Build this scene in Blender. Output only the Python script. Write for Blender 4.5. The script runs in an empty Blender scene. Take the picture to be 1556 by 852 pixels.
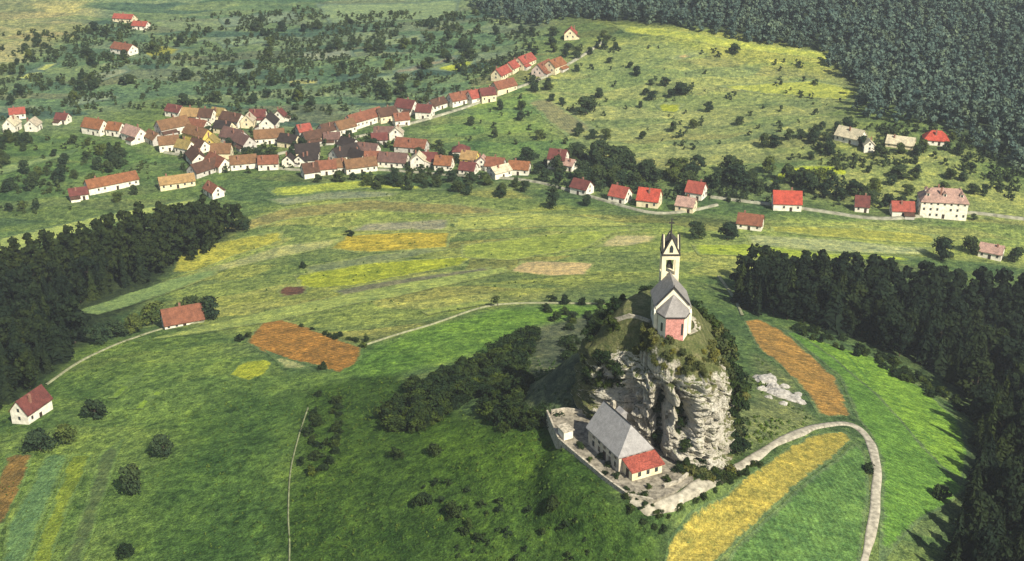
import bpy, math, random
import numpy as np
from mathutils import Vector, Matrix
from mathutils.geometry import delaunay_2d_cdt
random.seed(7); rng = np.random.default_rng(7)
S = bpy.context.scene; COL = S.collection
R = math.radians
# ------------------------------------------------------------------ camera, world, sun
CAMZ = 215.0; PITCH = R(24.2); FPX = 1878.0; CU, CV = 778.0, 426.0
cam = bpy.data.cameras.new('camera'); camo = bpy.data.objects.new('camera', cam); COL.objects.link(camo)
camo.location = (0, 0, CAMZ); camo.rotation_euler = (math.pi/2 - PITCH, 0, 0)
cam.sensor_width = 36; cam.lens = 36*FPX/1556; cam.clip_start = 1; cam.clip_end = 9000
S.camera = camo
SUN_DIR = Vector((0.54, -0.76, 0.90)).normalized()
SUN_EL = math.asin(SUN_DIR.z); SUN_AZ = math.atan2(SUN_DIR.x, SUN_DIR.y)
w = bpy.data.worlds.new('World'); S.world = w; w.use_nodes = True
nt = w.node_tree; sky = nt.nodes.new('ShaderNodeTexSky'); sky.sky_type = 'NISHITA'; sky.sun_disc = False
sky.sun_elevation = SUN_EL; sky.sun_rotation = SUN_AZ; sky.air_density = 1.2; sky.dust_density = 1.5
nt.links.new(sky.outputs[0], nt.nodes['Background'].inputs[0]); nt.nodes['Background'].inputs[1].default_value = 0.07
sl = bpy.data.lights.new('sun', 'SUN'); sl.energy = 4.8; sl.angle = R(0.55); sl.color = (1, .93, .78)
so = bpy.data.objects.new('sun', sl); COL.objects.link(so); so.rotation_euler = SUN_DIR.to_track_quat('Z', 'Y').to_euler()
so.location = (300, -200, 400)
S.view_settings.view_transform = 'Standard'; S.view_settings.look = 'None'; S.view_settings.gamma = 1
S.view_settings.exposure = 0.78
HAZE = 0.00013

# ------------------------------------------------------------------ noise
def _hash(ix, iy, iz):
    n = (ix.astype(np.int64)*374761393 + iy.astype(np.int64)*668265263 + iz.astype(np.int64)*2147483647) & 0xffffffff
    n = ((n ^ (n >> 13))*1274126177) & 0xffffffff
    n = (n ^ (n >> 16)) & 0xffffffff
    return n/4294967295.0
def vnoise(x, y, z=0.0):
    x, y, z = np.broadcast_arrays(np.asarray(x, float), np.asarray(y, float), np.asarray(z, float))
    ix, iy, iz = np.floor(x), np.floor(y), np.floor(z)
    fx, fy, fz = x-ix, y-iy, z-iz
    fx = fx*fx*(3-2*fx); fy = fy*fy*(3-2*fy); fz = fz*fz*(3-2*fz)
    o = 0
    for a in (0, 1):
        for b in (0, 1):
            for c in (0, 1):
                o = o + _hash(ix+a, iy+b, iz+c)*(fx if a else 1-fx)*(fy if b else 1-fy)*(fz if c else 1-fz)
    return o*2-1
def fbm(x, y, z=0.0, o=4):
    s = 0; a = 1; t = 0
    for k in range(o):
        s = s + a*vnoise(np.asarray(x)*2**k+17.3*k, np.asarray(y)*2**k-9.1*k, np.asarray(z)*2**k+4.7*k); t += a; a *= .5
    return s/t
def sstep(a, b, x):
    t = np.clip((x-a)/(b-a), 0, 1); return t*t*(3-2*t)

# ------------------------------------------------------------------ terrain height
def h(x, y):
    x = np.asarray(x, float); y = np.asarray(y, float)
    r = np.hypot(x-33, y-258)
    z = 46*np.exp(-(r/215)**1.7) + 15*np.exp(-(r/52)**2)
    z = z + .045*60*np.logaddexp(0, (y-720)/60)
    z = z + 26*np.exp(-((x-170)/190)**2-((y-860)/150)**2)
    z = z + 55*sstep(950, 1300, y) + 42*np.exp(-((x-500)/200)**2-((y-820)/220)**2)
    z = z + 14*np.exp(-((x-240)/120)**2-((y-640)/60)**2)
    z = z - 8*np.exp(-((x+150)/150)**2-((y-470)/80)**2) - 12*np.exp(-((x-190)/60)**2-((y-370)/70)**2)
    z = z + 13*np.exp(-((x-21)/14)**2-((y-283)/17)**2)
    n = fbm(x/70, y/70, 0, 2)*2.0*sstep(40, 140, r) + fbm(x/11, y/11, 3.3, 2)*.2
    z = z + n
    q = np.hypot((x-26)/21, (y-239)/19)
    k = 1-sstep(.72, 1.12, q)
    return z*(1-k) + 61.2*k
def ray(u, v):
    u = np.asarray(u, float); v = np.asarray(v, float)
    r = (u-CU)/FPX; d = (v-CV)/FPX
    return r, math.cos(PITCH)-d*math.sin(PITCH), -math.sin(PITCH)-d*math.cos(PITCH)
def G(u, v):
    """where the line of sight through a photograph point meets the terrain"""
    dx, dy, dz = ray(np.atleast_1d(u), np.atleast_1d(v))
    t0 = np.full(dx.shape, 150.); done = np.zeros(dx.shape, bool); t1 = t0.copy()
    t = 150.
    while t < 2600 and not done.all():
        tn = t*1.012
        below = (CAMZ+dz*tn < h(dx*tn, dy*tn)) & ~done
        t0[below] = t; t1[below] = tn; done |= below; t = tn
    t0[~done] = 2500; t1[~done] = 2501
    for _ in range(12):
        m = (t0+t1)/2; b = CAMZ+dz*m < h(dx*m, dy*m)
        t1 = np.where(b, m, t1); t0 = np.where(b, t0, m)
    X, Y = dx*t1, dy*t1
    return np.stack([X, Y, h(X, Y)], 1)
def G1(u, v): return G([u], [v])[0]
def proj(P):
    P = np.atleast_2d(P); x, y, z = P[:, 0], P[:, 1], P[:, 2]-CAMZ
    f = y*math.cos(PITCH)-z*math.sin(PITCH); up = y*math.sin(PITCH)+z*math.cos(PITCH)
    return CU+FPX*x/f, CV-FPX*up/f

# ------------------------------------------------------------------ object helpers
def tag(o, label=None, cat=None, group=None, kind=None):
    if label: o['label'] = label
    if cat: o['category'] = cat
    if group: o['group'] = group
    if kind: o['kind'] = kind
    return o
def empty(name, loc, rz=0.0):
    o = bpy.data.objects.new(name, None); COL.objects.link(o); o.location = loc; o.rotation_euler = (0, 0, rz)
    o.empty_display_size = .3
    return o
def link(name, me, parent=None):
    o = bpy.data.objects.new(name, me); COL.objects.link(o)
    if parent: o.parent = parent
    return o
class MB:
    def __init__(s): s.v = []; s.f = []; s.m = []
    def poly(s, pts, m=0):
        n = len(s.v); s.v += [tuple(p) for p in pts]; s.f.append(tuple(range(n, n+len(pts)))); s.m.append(m)
    def mesh(s, pts, faces, m=0):
        n = len(s.v); s.v += [tuple(p) for p in pts]
        for f in faces: s.f.append(tuple(i+n for i in f)); s.m.append(m)
    def box(s, x0, x1, y0, y1, z0, z1, m=0, M=None):
        p = [(x0,y0,z0),(x1,y0,z0),(x1,y1,z0),(x0,y1,z0),(x0,y0,z1),(x1,y0,z1),(x1,y1,z1),(x0,y1,z1)]
        if M is not None: p = [tuple(M @ Vector(q)) for q in p]
        s.mesh(p, [(3,2,1,0),(4,5,6,7),(0,1,5,4),(1,2,6,5),(2,3,7,6),(3,0,4,7)], m)
    def prism_x(s, prof, x0, x1, m=0):
        n = len(prof); p = [(x0, a, b) for a, b in prof]+[(x1, a, b) for a, b in prof]
        s.mesh(p, [tuple(range(n-1, -1, -1)), tuple(range(n, 2*n))]+[(i, (i+1) % n, n+(i+1) % n, n+i) for i in range(n)], m)
    def prism_z(s, poly, z0, z1, m=0, mt=None):
        n = len(poly); p = [(a, b, z0) for a, b in poly]+[(a, b, z1) for a, b in poly]
        s.mesh(p, [tuple(range(n-1, -1, -1))]+[(i, (i+1) % n, n+(i+1) % n, n+i) for i in range(n)], m)
        s.mesh(p[n:], [tuple(range(n))], m if mt is None else mt)
    def tube(s, p0, p1, r0, r1, n=7, m=0):
        a = Vector(p0); b = Vector(p1); d = (b-a).normalized(); q = d.orthogonal().normalized(); e = d.cross(q)
        pts = []
        for c, r in ((a, r0), (b, r1)):
            for i in range(n):
                t = 2*math.pi*i/n; pts.append(c+q*(r*math.cos(t))+e*(r*math.sin(t)))
        s.mesh(pts, [tuple(range(n-1, -1, -1)), tuple(range(n, 2*n))]+[(i, (i+1) % n, n+(i+1) % n, n+i) for i in range(n)], m)
    def data(s, name, mats):
        me = bpy.data.meshes.new(name); me.from_pydata(s.v, [], s.f)
        for m in (mats if isinstance(mats, (list, tuple)) else [mats]): me.materials.append(m)
        me.polygons.foreach_set('material_index', s.m); me.update()
        return me
    def build(s, name, mats, parent=None): return link(name, s.data(name, mats), parent)
def np_mesh(name, V, F, mats, smooth=False):
    me = bpy.data.meshes.new(name); k = F.shape[1]
    me.vertices.add(len(V)); me.vertices.foreach_set('co', np.asarray(V, np.float32).ravel())
    me.loops.add(F.size); me.loops.foreach_set('vertex_index', F.astype(np.int32).ravel())
    me.polygons.add(len(F)); me.polygons.foreach_set('loop_start', np.arange(0, F.size, k, dtype=np.int32))
    me.polygons.foreach_set('loop_total', np.full(len(F), k, np.int32))
    me.polygons.foreach_set('use_smooth', np.full(len(F), smooth))
    for m in (mats if isinstance(mats, (list, tuple)) else [mats]): me.materials.append(m)
    me.update(calc_edges=True); me.validate()
    return me

# ------------------------------------------------------------------ materials
class NT:
    def __init__(s, name, rough=.9, spec=.15):
        s.mat = bpy.data.materials.new(name); s.mat.use_nodes = True; s.t = s.mat.node_tree
        s.b = s.t.nodes['Principled BSDF']; s.b.inputs['Roughness'].default_value = rough
        s.b.inputs['Specular IOR Level'].default_value = spec
        s.out = s.t.nodes['Material Output']
    def n(s, ty, **k):
        x = s.t.nodes.new(ty)
        for a, v in k.items(): setattr(x, a, v)
        return x
    def L(s, a, b): s.t.links.new(a, b)
    def pos(s, obj=False):
        return s.n('ShaderNodeTexCoord').outputs['Object'] if obj else s.n('ShaderNodeNewGeometry').outputs['Position']
    def mapping(s, src, sc=(1,1,1), rot=(0,0,0)):
        m = s.n('ShaderNodeMapping'); m.inputs['Scale'].default_value = sc; m.inputs['Rotation'].default_value = rot
        s.L(src, m.inputs['Vector']); return m.outputs[0]
    def noise(s, src, scale, detail=4, rough=.6):
        x = s.n('ShaderNodeTexNoise'); x.inputs['Scale'].default_value = scale; x.inputs['Detail'].default_value = detail
        x.inputs['Roughness'].default_value = rough; s.L(src, x.inputs['Vector']); return x.outputs['Fac']
    def ramp(s, src, stops):
        x = s.n('ShaderNodeValToRGB'); r = x.color_ramp
        while len(r.elements) < len(stops): r.elements.new(.5)
        for e, (p, c) in zip(r.elements, stops):
            e.position = p; e.color = (c, c, c, 1) if isinstance(c, (int, float)) else (*c, 1)
        s.L(src, x.inputs[0]); return x.outputs[0]
    def mix(s, a, b, f, mode='MIX'):
        x = s.n('ShaderNodeMix'); x.data_type = 'RGBA'; x.blend_type = mode
        for src, i in ((f, 0), (a, 6), (b, 7)):
            if isinstance(src, (int, float)): x.inputs[i].default_value = src if i == 0 else (src, src, src, 1)
            elif isinstance(src, tuple): x.inputs[i].default_value = (*src, 1)
            else: s.L(src, x.inputs[i])
        return x.outputs[2]
    def math(s, op, a, b=None):
        x = s.n('ShaderNodeMath', operation=op)
        for src, i in ((a, 0), (b, 1)):
            if src is None: continue
            if isinstance(src, (int, float)): x.inputs[i].default_value = src
            else: s.L(src, x.inputs[i])
        return x.outputs[0]
    def bump(s, hgt, strength=.5, dist=.3):
        x = s.n('ShaderNodeBump'); x.inputs['Strength'].default_value = strength; x.inputs['Distance'].default_value = dist
        s.L(hgt, x.inputs['Height']); s.L(x.outputs[0], s.b.inputs['Normal'])
    def color(s, c):
        if isinstance(c, tuple): s.b.inputs['Base Color'].default_value = (*c, 1)
        else: s.L(c, s.b.inputs['Base Color'])
        return s
def plain(name, col, var=.25, scale=1.5, rough=.9, bump=0, obj=False):
    m = NT(name, rough); p = m.pos(obj); n1 = m.noise(p, scale, 5)
    k = m.ramp(n1, [(.25, 1-var*1.6), (.75, 1+var)])
    m.color(m.mix(col, k, 1.0, 'MULTIPLY'))
    if bump: m.bump(m.noise(p, scale*3, 4), bump, .2)
    return m.mat
# ground
def ground_mat():
    m = NT('grass_ground', .95, .05); p = m.pos()
    a = m.n('ShaderNodeAttribute', attribute_name='tint').outputs['Color']
    par = m.n('ShaderNodeAttribute', attribute_name='parcel').outputs['Fac']
    v = m.n('ShaderNodeTexVoronoi'); v.inputs['Scale'].default_value = 1.0
    wob = m.n('ShaderNodeTexNoise'); wob.inputs['Scale'].default_value = .02; m.L(p, wob.inputs['Vector'])
    ad = m.n('ShaderNodeVectorMath', operation='MULTIPLY_ADD'); m.L(wob.outputs['Color'], ad.inputs[0]); ad.inputs[1].default_value = (30, 30, 0); m.L(p, ad.inputs[2])
    m.L(m.mapping(ad.outputs[0], (.018, .07, 0), (0, 0, R(-18))), v.inputs['Vector'])
    sep = m.n('ShaderNodeSeparateColor'); m.L(v.outputs['Color'], sep.inputs[0])
    pc = m.ramp(sep.outputs[0], [(0, (.45, .6, .7)), (.3, (.85, 1.0, .8)), (.55, (1.15, 1.13, .85)), (.8, (1.3, 1.22, 1.15)), (1, (.95, .80, .72))])
    a = m.mix(a, m.mix(a, pc, 1.0, 'MULTIPLY'), par)
    big = m.ramp(m.noise(p, .03, 6, .7), [(.32, (.58, .68, .72)), (.5, (1, 1, 1)), (.68, (1.25, 1.2, 1.05))])
    md2 = m.ramp(m.noise(p, .13, 4, .75), [(.3, (.55, .62, .62)), (.5, (1, 1, 1)), (.7, (1.4, 1.3, 1.05))])
    mid = m.ramp(m.noise(p, .5, 4, .75), [(.3, (.42, .48, .5)), (.5, (1, 1, 1)), (.7, (1.5, 1.42, 1.2))])
    fin = m.ramp(m.noise(p, 2.2, 3, .8), [(.3, .4), (.5, 1.0), (.7, 1.6)])
    gr = m.ramp(m.noise(p, .28, 6, .9), [(.36, (.36, .46, .50)), (.5, (1, 1, 1)), (.64, (1.6, 1.55, 1.4))])
    fin = m.mix(fin, gr, 1.0, 'MULTIPLY')
    c = m.mix(m.mix(m.mix(m.mix(a, big, 1.0, 'MULTIPLY'), md2, 1.0, 'MULTIPLY'), mid, 1.0, 'MULTIPLY'), fin, 1.0, 'MULTIPLY')
    m.color(c)
    hb = m.math('ADD', m.noise(p, 1.3, 4, .7), m.math('MULTIPLY', m.noise(p, .25, 3), 1.5)); m.bump(hb, .9, .8)
    return m.mat
FM = {}
def field_mat(col, row=0.0, rough=.35):
    key = (col, round(row, 1), rough)
    if key in FM: return FM[key]
    m = NT('crop', .95, .05); p = m.pos()
    st = m.noise(m.mapping(p, (.04, .9, 0), (0, 0, -row)), 1.0, 4, .75)
    k1 = m.ramp(st, [(.28, (1-rough*1.2, 1-rough, 1-rough*.8)), (.72, (1+rough*1.2, 1+rough, 1+rough*.8))])
    k2 = m.ramp(m.noise(p, .14, 5, .75), [(.3, (1-rough*1.5, 1-rough*1.2, 1-rough*.6)), (.7, (1+rough*1.1, 1+rough, 1+rough*.6))])
    k4 = m.ramp(m.noise(p, .7, 3, .75), [(.3, 1-rough*1.3), (.7, 1+rough*1.2)])
    k3 = m.ramp(m.noise(p, 2.4, 3, .8), [(.3, .45), (.5, 1), (.7, 1.5)])
    k3 = m.mix(k3, m.ramp(m.noise(p, .33, 6, .9), [(.36, (.50, .6, .62)), (.5, (1, 1, 1)), (.64, (1.5, 1.42, 1.2))]), 1.0, 'MULTIPLY')
    wv = m.n('ShaderNodeTexWave'); wv.bands_direction = 'Y'; wv.inputs['Scale'].default_value = .22; wv.inputs['Distortion'].default_value = 1.2; wv.inputs['Detail'].default_value = 3; wv.inputs['Detail Scale'].default_value = .6
    m.L(m.mapping(p, (1, 1, 0), (0, 0, -row)), wv.inputs['Vector'])
    k1 = m.mix(k1, m.ramp(wv.outputs['Fac'], [(.1, 1-rough*.35), (.9, 1+rough*.3)]), 1.0, 'MULTIPLY')
    a = m.n('ShaderNodeAttribute', attribute_name='tint').outputs['Color']
    ed = m.n('ShaderNodeAttribute', attribute_name='edge').outputs['Fac']
    f = m.ramp(m.math('ADD', ed, m.math('MULTIPLY', m.math('SUBTRACT', m.noise(p, .6, 5, .75), .5), 1.3)), [(.25, 0.0), (.6, 1.0)])
    c = m.mix(a, m.mix(col, k1, 1.0, 'MULTIPLY'), f)
    m.color(m.mix(m.mix(m.mix(c, k2, 1.0, 'MULTIPLY'), k4, 1.0, 'MULTIPLY'), k3, 1.0, 'MULTIPLY'))
    m.bump(m.math('ADD', m.noise(p, 1.6, 3, .7), st), .7, .5)
    FM[key] = m.mat; return m.mat
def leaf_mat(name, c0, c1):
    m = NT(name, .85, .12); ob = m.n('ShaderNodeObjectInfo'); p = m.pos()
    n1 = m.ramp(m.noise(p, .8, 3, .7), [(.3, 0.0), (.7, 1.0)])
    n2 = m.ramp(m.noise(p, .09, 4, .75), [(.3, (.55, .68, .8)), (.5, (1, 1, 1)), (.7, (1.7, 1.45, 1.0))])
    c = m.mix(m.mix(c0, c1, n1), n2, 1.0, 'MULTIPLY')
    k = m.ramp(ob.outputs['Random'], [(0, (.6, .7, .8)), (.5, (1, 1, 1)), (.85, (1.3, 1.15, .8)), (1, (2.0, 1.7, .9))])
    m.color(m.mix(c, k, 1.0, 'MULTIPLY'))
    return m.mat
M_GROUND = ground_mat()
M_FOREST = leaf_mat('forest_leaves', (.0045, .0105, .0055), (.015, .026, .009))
M_FARLEAF = leaf_mat('far_leaves_hazed', (.042, .070, .055), (.105, .150, .105))  # distance haze painted in: paler and bluer than the near leaves
M_LEAF = leaf_mat('tree_leaves', (.013, .027, .014), (.040, .062, .024))
M_SHRUB = leaf_mat('shrub_leaves', (.007, .016, .006), (.026, .045, .012))
M_SCRUB = leaf_mat('scrub_leaves', (.030, .060, .013), (.07, .12, .025))
M_ROCKSHRUB = leaf_mat('rock_shrub_leaves', (.035, .045, .014), (.085, .095, .03))
M_BARK = plain('bark', (.07, .055, .04), .3, 2)
M_PATH = plain('path_gravel', (.35, .32, .245), .42, .7)
M_ROAD = plain('village_road', (.27, .265, .19), .45, .4)
M_TRACK = plain('worn_track', (.23, .235, .135), .4, .8)
M_FAINT = plain('faint_path', (.19, .21, .11), .5, .6)
M_WOOD = plain('dark_wood', (.05, .035, .025), .3, 2)
def roof_mat(name, col):
    m = NT(name, .85, .15); p = m.pos(True)
    k1 = m.ramp(m.noise(p, .45, 5, .8), [(.3, (.5, .55, .6)), (.5, (1, 1, 1)), (.7, (1.4, 1.4, 1.35))])
    k2 = m.ramp(m.noise(m.mapping(p, (1.2, 1.2, 4)), 2.2, 3, .8), [(.3, .38), (.7, 1.6)])
    m.color(m.mix(m.mix(col, k1, 1.0, 'MULTIPLY'), k2, 1.0, 'MULTIPLY'))
    m.bump(m.noise(m.mapping(p, (3, 1, 8)), 1.5, 2), .5, .15)
    return m.mat
RC = dict(red=(.24,.06,.042), bright=(.32,.055,.034), dred=(.11,.036,.030), brown=(.15,.082,.040), dbrown=(.075,.040,.026), tan=(.26,.165,.07),
          orange=(.19,.080,.036), purple=(.115,.065,.052), pink=(.30,.19,.15), black=(.03,.023,.02), ochre=(.21,.16,.055), pale=(.42,.37,.25), redbrown=(.165,.066,.038), gable=(.34,.29,.21))
ROOF = {k: roof_mat('roof_tiles_'+k, v) for k, v in RC.items()}
WC = dict(white=(.76,.71,.58), cream=(.72,.62,.40), yellow=(.66,.50,.12), grey=(.50,.47,.41), pinkw=(.62,.50,.42))
WALL = {k: plain('plaster_'+k, v, .24, .7, .9, .15, True) for k, v in WC.items()}
M_PANE = NT('window_glass', .25, .5).color((.03, .035, .04)).mat
M_FRAME = plain('window_surround', (.5, .46, .38), .1)
M_CHIM = plain('chimney_brick', (.26, .13, .09), .3, 3, obj=True)

# ------------------------------------------------------------------ ground sheet
def axis(segs):
    out = []
    for a, b, s in segs: out += list(np.arange(a, b, s))
    return np.array(out+[segs[-1][1]])
xs = axis([(-1500,-700,50),(-700,-420,14),(-420,-200,5),(-200,220,2.0),(220,440,5),(440,760,14),(760,1700,60)])
ys = axis([(-150,120,18),(120,195,4),(195,420,1.6),(420,720,3),(720,1150,6),(1150,1500,18),(1500,2600,70)])
X, Y = np.meshgrid(xs, ys); Z = h(X, Y); nx, ny = len(xs), len(ys)
V = np.stack([X.ravel(), Y.ravel(), Z.ravel()], 1)
I = np.arange(nx*ny).reshape(ny, nx)
F = np.stack([I[:-1,:-1].ravel(), I[:-1,1:].ravel(), I[1:,1:].ravel(), I[1:,:-1].ravel()], 1)
me = np_mesh('ground', V, F, M_GROUND, True)
def sdf(px, py, poly):
    """signed distance, positive inside"""
    d = np.full(px.shape, 1e18); ins = np.zeros(px.shape, bool); n = len(poly)
    for i in range(n):
        ax, ay = poly[i]; bx, by = poly[(i+1) % n]
        ex, ey = bx-ax, by-ay; wx, wy = px-ax, py-ay
        t = np.clip((wx*ex+wy*ey)/(ex*ex+ey*ey+1e-9), 0, 1)
        d = np.minimum(d, (wx-ex*t)**2+(wy-ey*t)**2)
        c = ((ay > py) != (by > py)) & (px < (bx-ax)*(py-ay)/((by-ay) if by != ay else 1e-9)+ax)
        ins ^= c
    return np.where(ins, 1, -1)*np.sqrt(d)
def wpoly(px): return G([p[0] for p in px], [p[1] for p in px])[:, :2]
REG = [  # soft ground-cover areas: outline, colour, softness in metres, parcels
 ([(-300,-40),(820,-40),(820,60),(700,160),(560,180),(430,200),(250,160),(0,210),(-300,230)], (.100,.142,.090), 25, 1.3),
 ([(-300,-40),(150,-40),(110,60),(0,105),(-300,170)], (.22,.22,.11), 22, .5),
 ([(-200,190),(120,200),(240,240),(300,270),(100,300),(-200,340)], (.085,.135,.05), 15, .6),
 ([(640,200),(790,110),(900,60),(1270,80),(1310,130),(1290,200),(1200,240),(1000,260),(840,240)], (.185,.215,.085), 18, .5),
 ([(880,25),(1000,38),(1270,80),(1250,115),(1080,85)], (.25,.27,.07), 8, .2),
 ([(780,120),(840,160),(880,240),(700,225),(660,190)], (.12,.18,.06), 10, .6),
 ([(1150,280),(1300,210),(1450,235),(1620,320),(1620,350),(1400,330)], (.19,.215,.075), 10, .3),
 ([(250,430),(330,340),(560,285),(760,290),(880,320),(1180,370),(1120,420),(800,450),(560,520),(300,500)], (.195,.222,.07), 10, .7),
 ([(1050,345),(1250,330),(1640,350),(1640,420),(1400,390),(1120,400)], (.20,.235,.075), 8, .5),
 ([(560,525),(760,470),(930,462),(890,500),(810,505),(690,550),(590,570),(520,570)], (.10,.185,.035), 6, .2),
 ([(0,560),(250,495),(520,570),(480,700),(440,860),(-120,900),(-120,640)], (.105,.160,.043), 8, .4),
 ([(260,640),(470,600),(450,700),(430,900),(180,900),(200,760)], (.055,.105,.026), 12, .1),
 ([(480,590),(600,570),(740,640),(850,650),(930,760),(1010,820),(1000,940),(430,940),(445,720)], (.040,.078,.016), 5, .1),
 ([(610,640),(760,640),(830,690),(800,740),(640,720)], (.055,.105,.016), 7, .0),
 ([(800,500),(930,470),(900,560),(890,620),(800,620)], (.10,.115,.065), 4, .0),
 ([(1150,540),(1200,570),(1240,640),(1110,715),(1100,650),(1140,600)], (.13,.155,.065), 3, .0),
 ([(1100,700),(1180,680),(1010,830),(960,780)], (.030,.060,.018), 3, .0),
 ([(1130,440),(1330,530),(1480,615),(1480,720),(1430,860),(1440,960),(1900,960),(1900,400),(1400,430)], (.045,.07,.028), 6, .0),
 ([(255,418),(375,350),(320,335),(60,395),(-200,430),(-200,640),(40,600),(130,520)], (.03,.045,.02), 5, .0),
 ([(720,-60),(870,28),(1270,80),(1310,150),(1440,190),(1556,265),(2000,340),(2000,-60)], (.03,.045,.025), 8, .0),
]
REG = [(wpoly(px), c, soft, pa) for px, c, soft, pa in REG]
def tint_at(vx, vy):
    tint = np.zeros((len(vx), 3)) + np.array((.085, .125, .05)); parcel = np.full(len(vx), .7); jit = fbm(vx/25, vy/25, 9.1, 4)
    for wp, c, soft, pa in REG:
        k = sstep(-soft, soft, sdf(vx, vy, wp)+jit*soft*1.2)
        tint += (np.array(c)-tint)*k[:, None]; parcel += (pa-parcel)*k
    return tint, parcel
tint, parcel = tint_at(V[:, 0], V[:, 1])
at = me.attributes.new('tint', 'FLOAT_COLOR', 'POINT')
at.data.foreach_set('color', np.concatenate([tint, np.ones((len(V), 1))], 1).astype(np.float32).ravel())
at = me.attributes.new('parcel', 'FLOAT', 'POINT'); at.data.foreach_set('value', parcel.astype(np.float32))
tag(link('ground', me), kind='structure')

# ------------------------------------------------------------------ draped fields and tracks
NF = [0]
def drape(name, poly, mat, step=None, off=None, jitter=.22):
    poly = np.asarray(poly, float); c = poly.mean(0); dist = math.hypot(*c)
    step = step or max(1.5, dist/130); b = []
    for i in range(len(poly)):
        a, e = poly[i], poly[(i+1) % len(poly)]; n = max(1, int(np.hypot(*(e-a))/step))
        for k in range(n):
            p = a+(e-a)*k/n; p = p + jitter*np.array([float(vnoise(p[0]/3, p[1]/3, 1)), float(vnoise(p[0]/3, p[1]/3, 5))])*dist/280
            b.append(p)
    b = np.array(b); lo, hi = b.min(0), b.max(0)
    gx, gy = np.meshgrid(np.arange(lo[0], hi[0], step), np.arange(lo[1], hi[1], step))
    gx = gx.ravel(); gy = gy.ravel(); ok = sdf(gx, gy, b) > step*.4
    pts = [Vector(p) for p in b]+[Vector((x, y)) for x, y in zip(gx[ok], gy[ok])]
    n = len(b)
    vs, es, fs, *_ = delaunay_2d_cdt(pts, [(i, (i+1) % n) for i in range(n)], [], 1, 1e-4)
    NF[0] += 1; off = off if off is not None else .06+.004*NF[0]
    A = np.array([(p.x, p.y) for p in vs]); z = h(A[:, 0], A[:, 1])+off
    me = bpy.data.meshes.new(name); me.from_pydata([(p[0], p[1], q) for p, q in zip(A, z)], [], [tuple(f) for f in fs])
    me.materials.append(mat)
    me.polygons.foreach_set('use_smooth', [True]*len(me.polygons)); me.update()
    t_, _ = tint_at(A[:, 0], A[:, 1]); e_ = np.clip(sdf(A[:, 0], A[:, 1], b)/(step*(.3 if name in ('orange_field', 'yellow_field') else .75)), 0, 1)
    at = me.attributes.new('tint', 'FLOAT_COLOR', 'POINT'); at.data.foreach_set('color', np.concatenate([t_, np.ones((len(A), 1))], 1).astype(np.float32).ravel())
    at = me.attributes.new('edge', 'FLOAT', 'POINT'); at.data.foreach_set('value', e_.astype(np.float32))
    o = link(name, me); tag(o, kind='structure'); return o
def field(name, px, col, slope=None, rough=.35):
    wp = wpoly(px); d = wp[1]-wp[0] if slope is None else wpoly([(700, 430), (700+200, 430-200*math.tan(R(slope)))])
    if slope is not None: d = d[1]-d[0]
    return drape(name, wp, field_mat(col, math.atan2(d[1], d[0]), rough))
def smooth_line(P, n=6):
    P = [np.array(p, float) for p in P]; out = []
    for i in range(len(P)-1):
        a, b, c, d = P[max(i-1, 0)], P[i], P[i+1], P[min(i+2, len(P)-1)]
        for k in range(n):
            t = k/n; out.append(.5*((2*b)+(-a+c)*t+(2*a-5*b+4*c-d)*t*t+(-a+3*b-3*c+d)*t**3))
    return np.array(out+[P[-1]])
def ribbon(name, px, width, mat, off=.5, wj=.15):
    L = smooth_line(wpoly(px)); T = np.gradient(L, axis=0); T /= np.linalg.norm(T, axis=1)[:, None]
    N = np.stack([-T[:, 1], T[:, 0]], 1)
    K = 7; V = []; F = []
    hc = h(L[:, 0], L[:, 1])+off
    for i, (p, nn) in enumerate(zip(L, N)):
        wl = width*(1+wj*float(vnoise(i*.37, 2.2, 8)))/2; wr = width*(1+wj*float(vnoise(i*.37, 9.2, 4)))/2
        for k, (f, dz) in enumerate(((-wl-.25, -1.0), (-wl, -.02), (-wl*.5, .02), (0, .08), (wr*.5, .02), (wr, -.02), (wr+.25, -1.0))):
            q = p+nn*f; g_ = float(h(q[0], q[1])); z = hc[i]+dz
            if 0 < k < K-1: z = max(z*.8+(g_+off)*.2, g_+.12)
            else: z = min(z, g_-.3)
            V.append((q[0], q[1], z))
    for i in range(len(L)-1):
        for k in range(K-1): F.append((i*K+k, i*K+k+1, (i+1)*K+k+1, (i+1)*K+k))
    o = link(name, np_mesh(name, np.array(V), np.array(F), mat, True)); tag(o, kind='structure'); return o
YG = (.235,.245,.03); OR = (.40,.185,.04); LG = (.065,.20,.02)
field('meadow', [(1185,497),(1240,516),(1330,543),(1400,588),(1460,640),(1476,690),(1468,745),(1440,770),(1400,790),(1345,850),(1334,880),(1338,760),(1338,700),(1322,660),(1302,635),(1275,572),(1230,535)], (.085,.165,.030), None, .25)
field('meadow', [(1200,500),(1240,516),(1330,543),(1400,588),(1460,640),(1474,690),(1460,740),(1400,680),(1330,600),(1260,540)], (.125,.215,.030), None, .3)
field('meadow', [(1300,672),(1316,690),(1321,740),(1310,830),(1300,900),(1080,900),(1115,835),(1185,770),(1265,703)], (.07,.13,.035), None, .3)
field('orange_field', [(1130,487),(1155,484),(1190,502),(1232,538),(1272,575),(1296,632),(1245,634),(1225,600),(1190,560),(1150,528)], (.26,.15,.042), None, .3)
field('yellow_field', [(1015,825),(1090,757),(1180,692),(1232,660),(1285,655),(1294,668),(1265,700),(1180,770),(1110,835),(1040,900),(1000,900)], (.25,.205,.045), None, .2)
field('orange_field', [(372,519),(404,484),(435,486),(553,528),(551,546),(517,567),(450,549),(394,534)], (.27,.135,.032), -12, .3)
field('yellow_field', [(345,570),(368,549),(400,545),(418,552),(405,567),(375,580)], (.27,.29,.03), None, .2)
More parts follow.
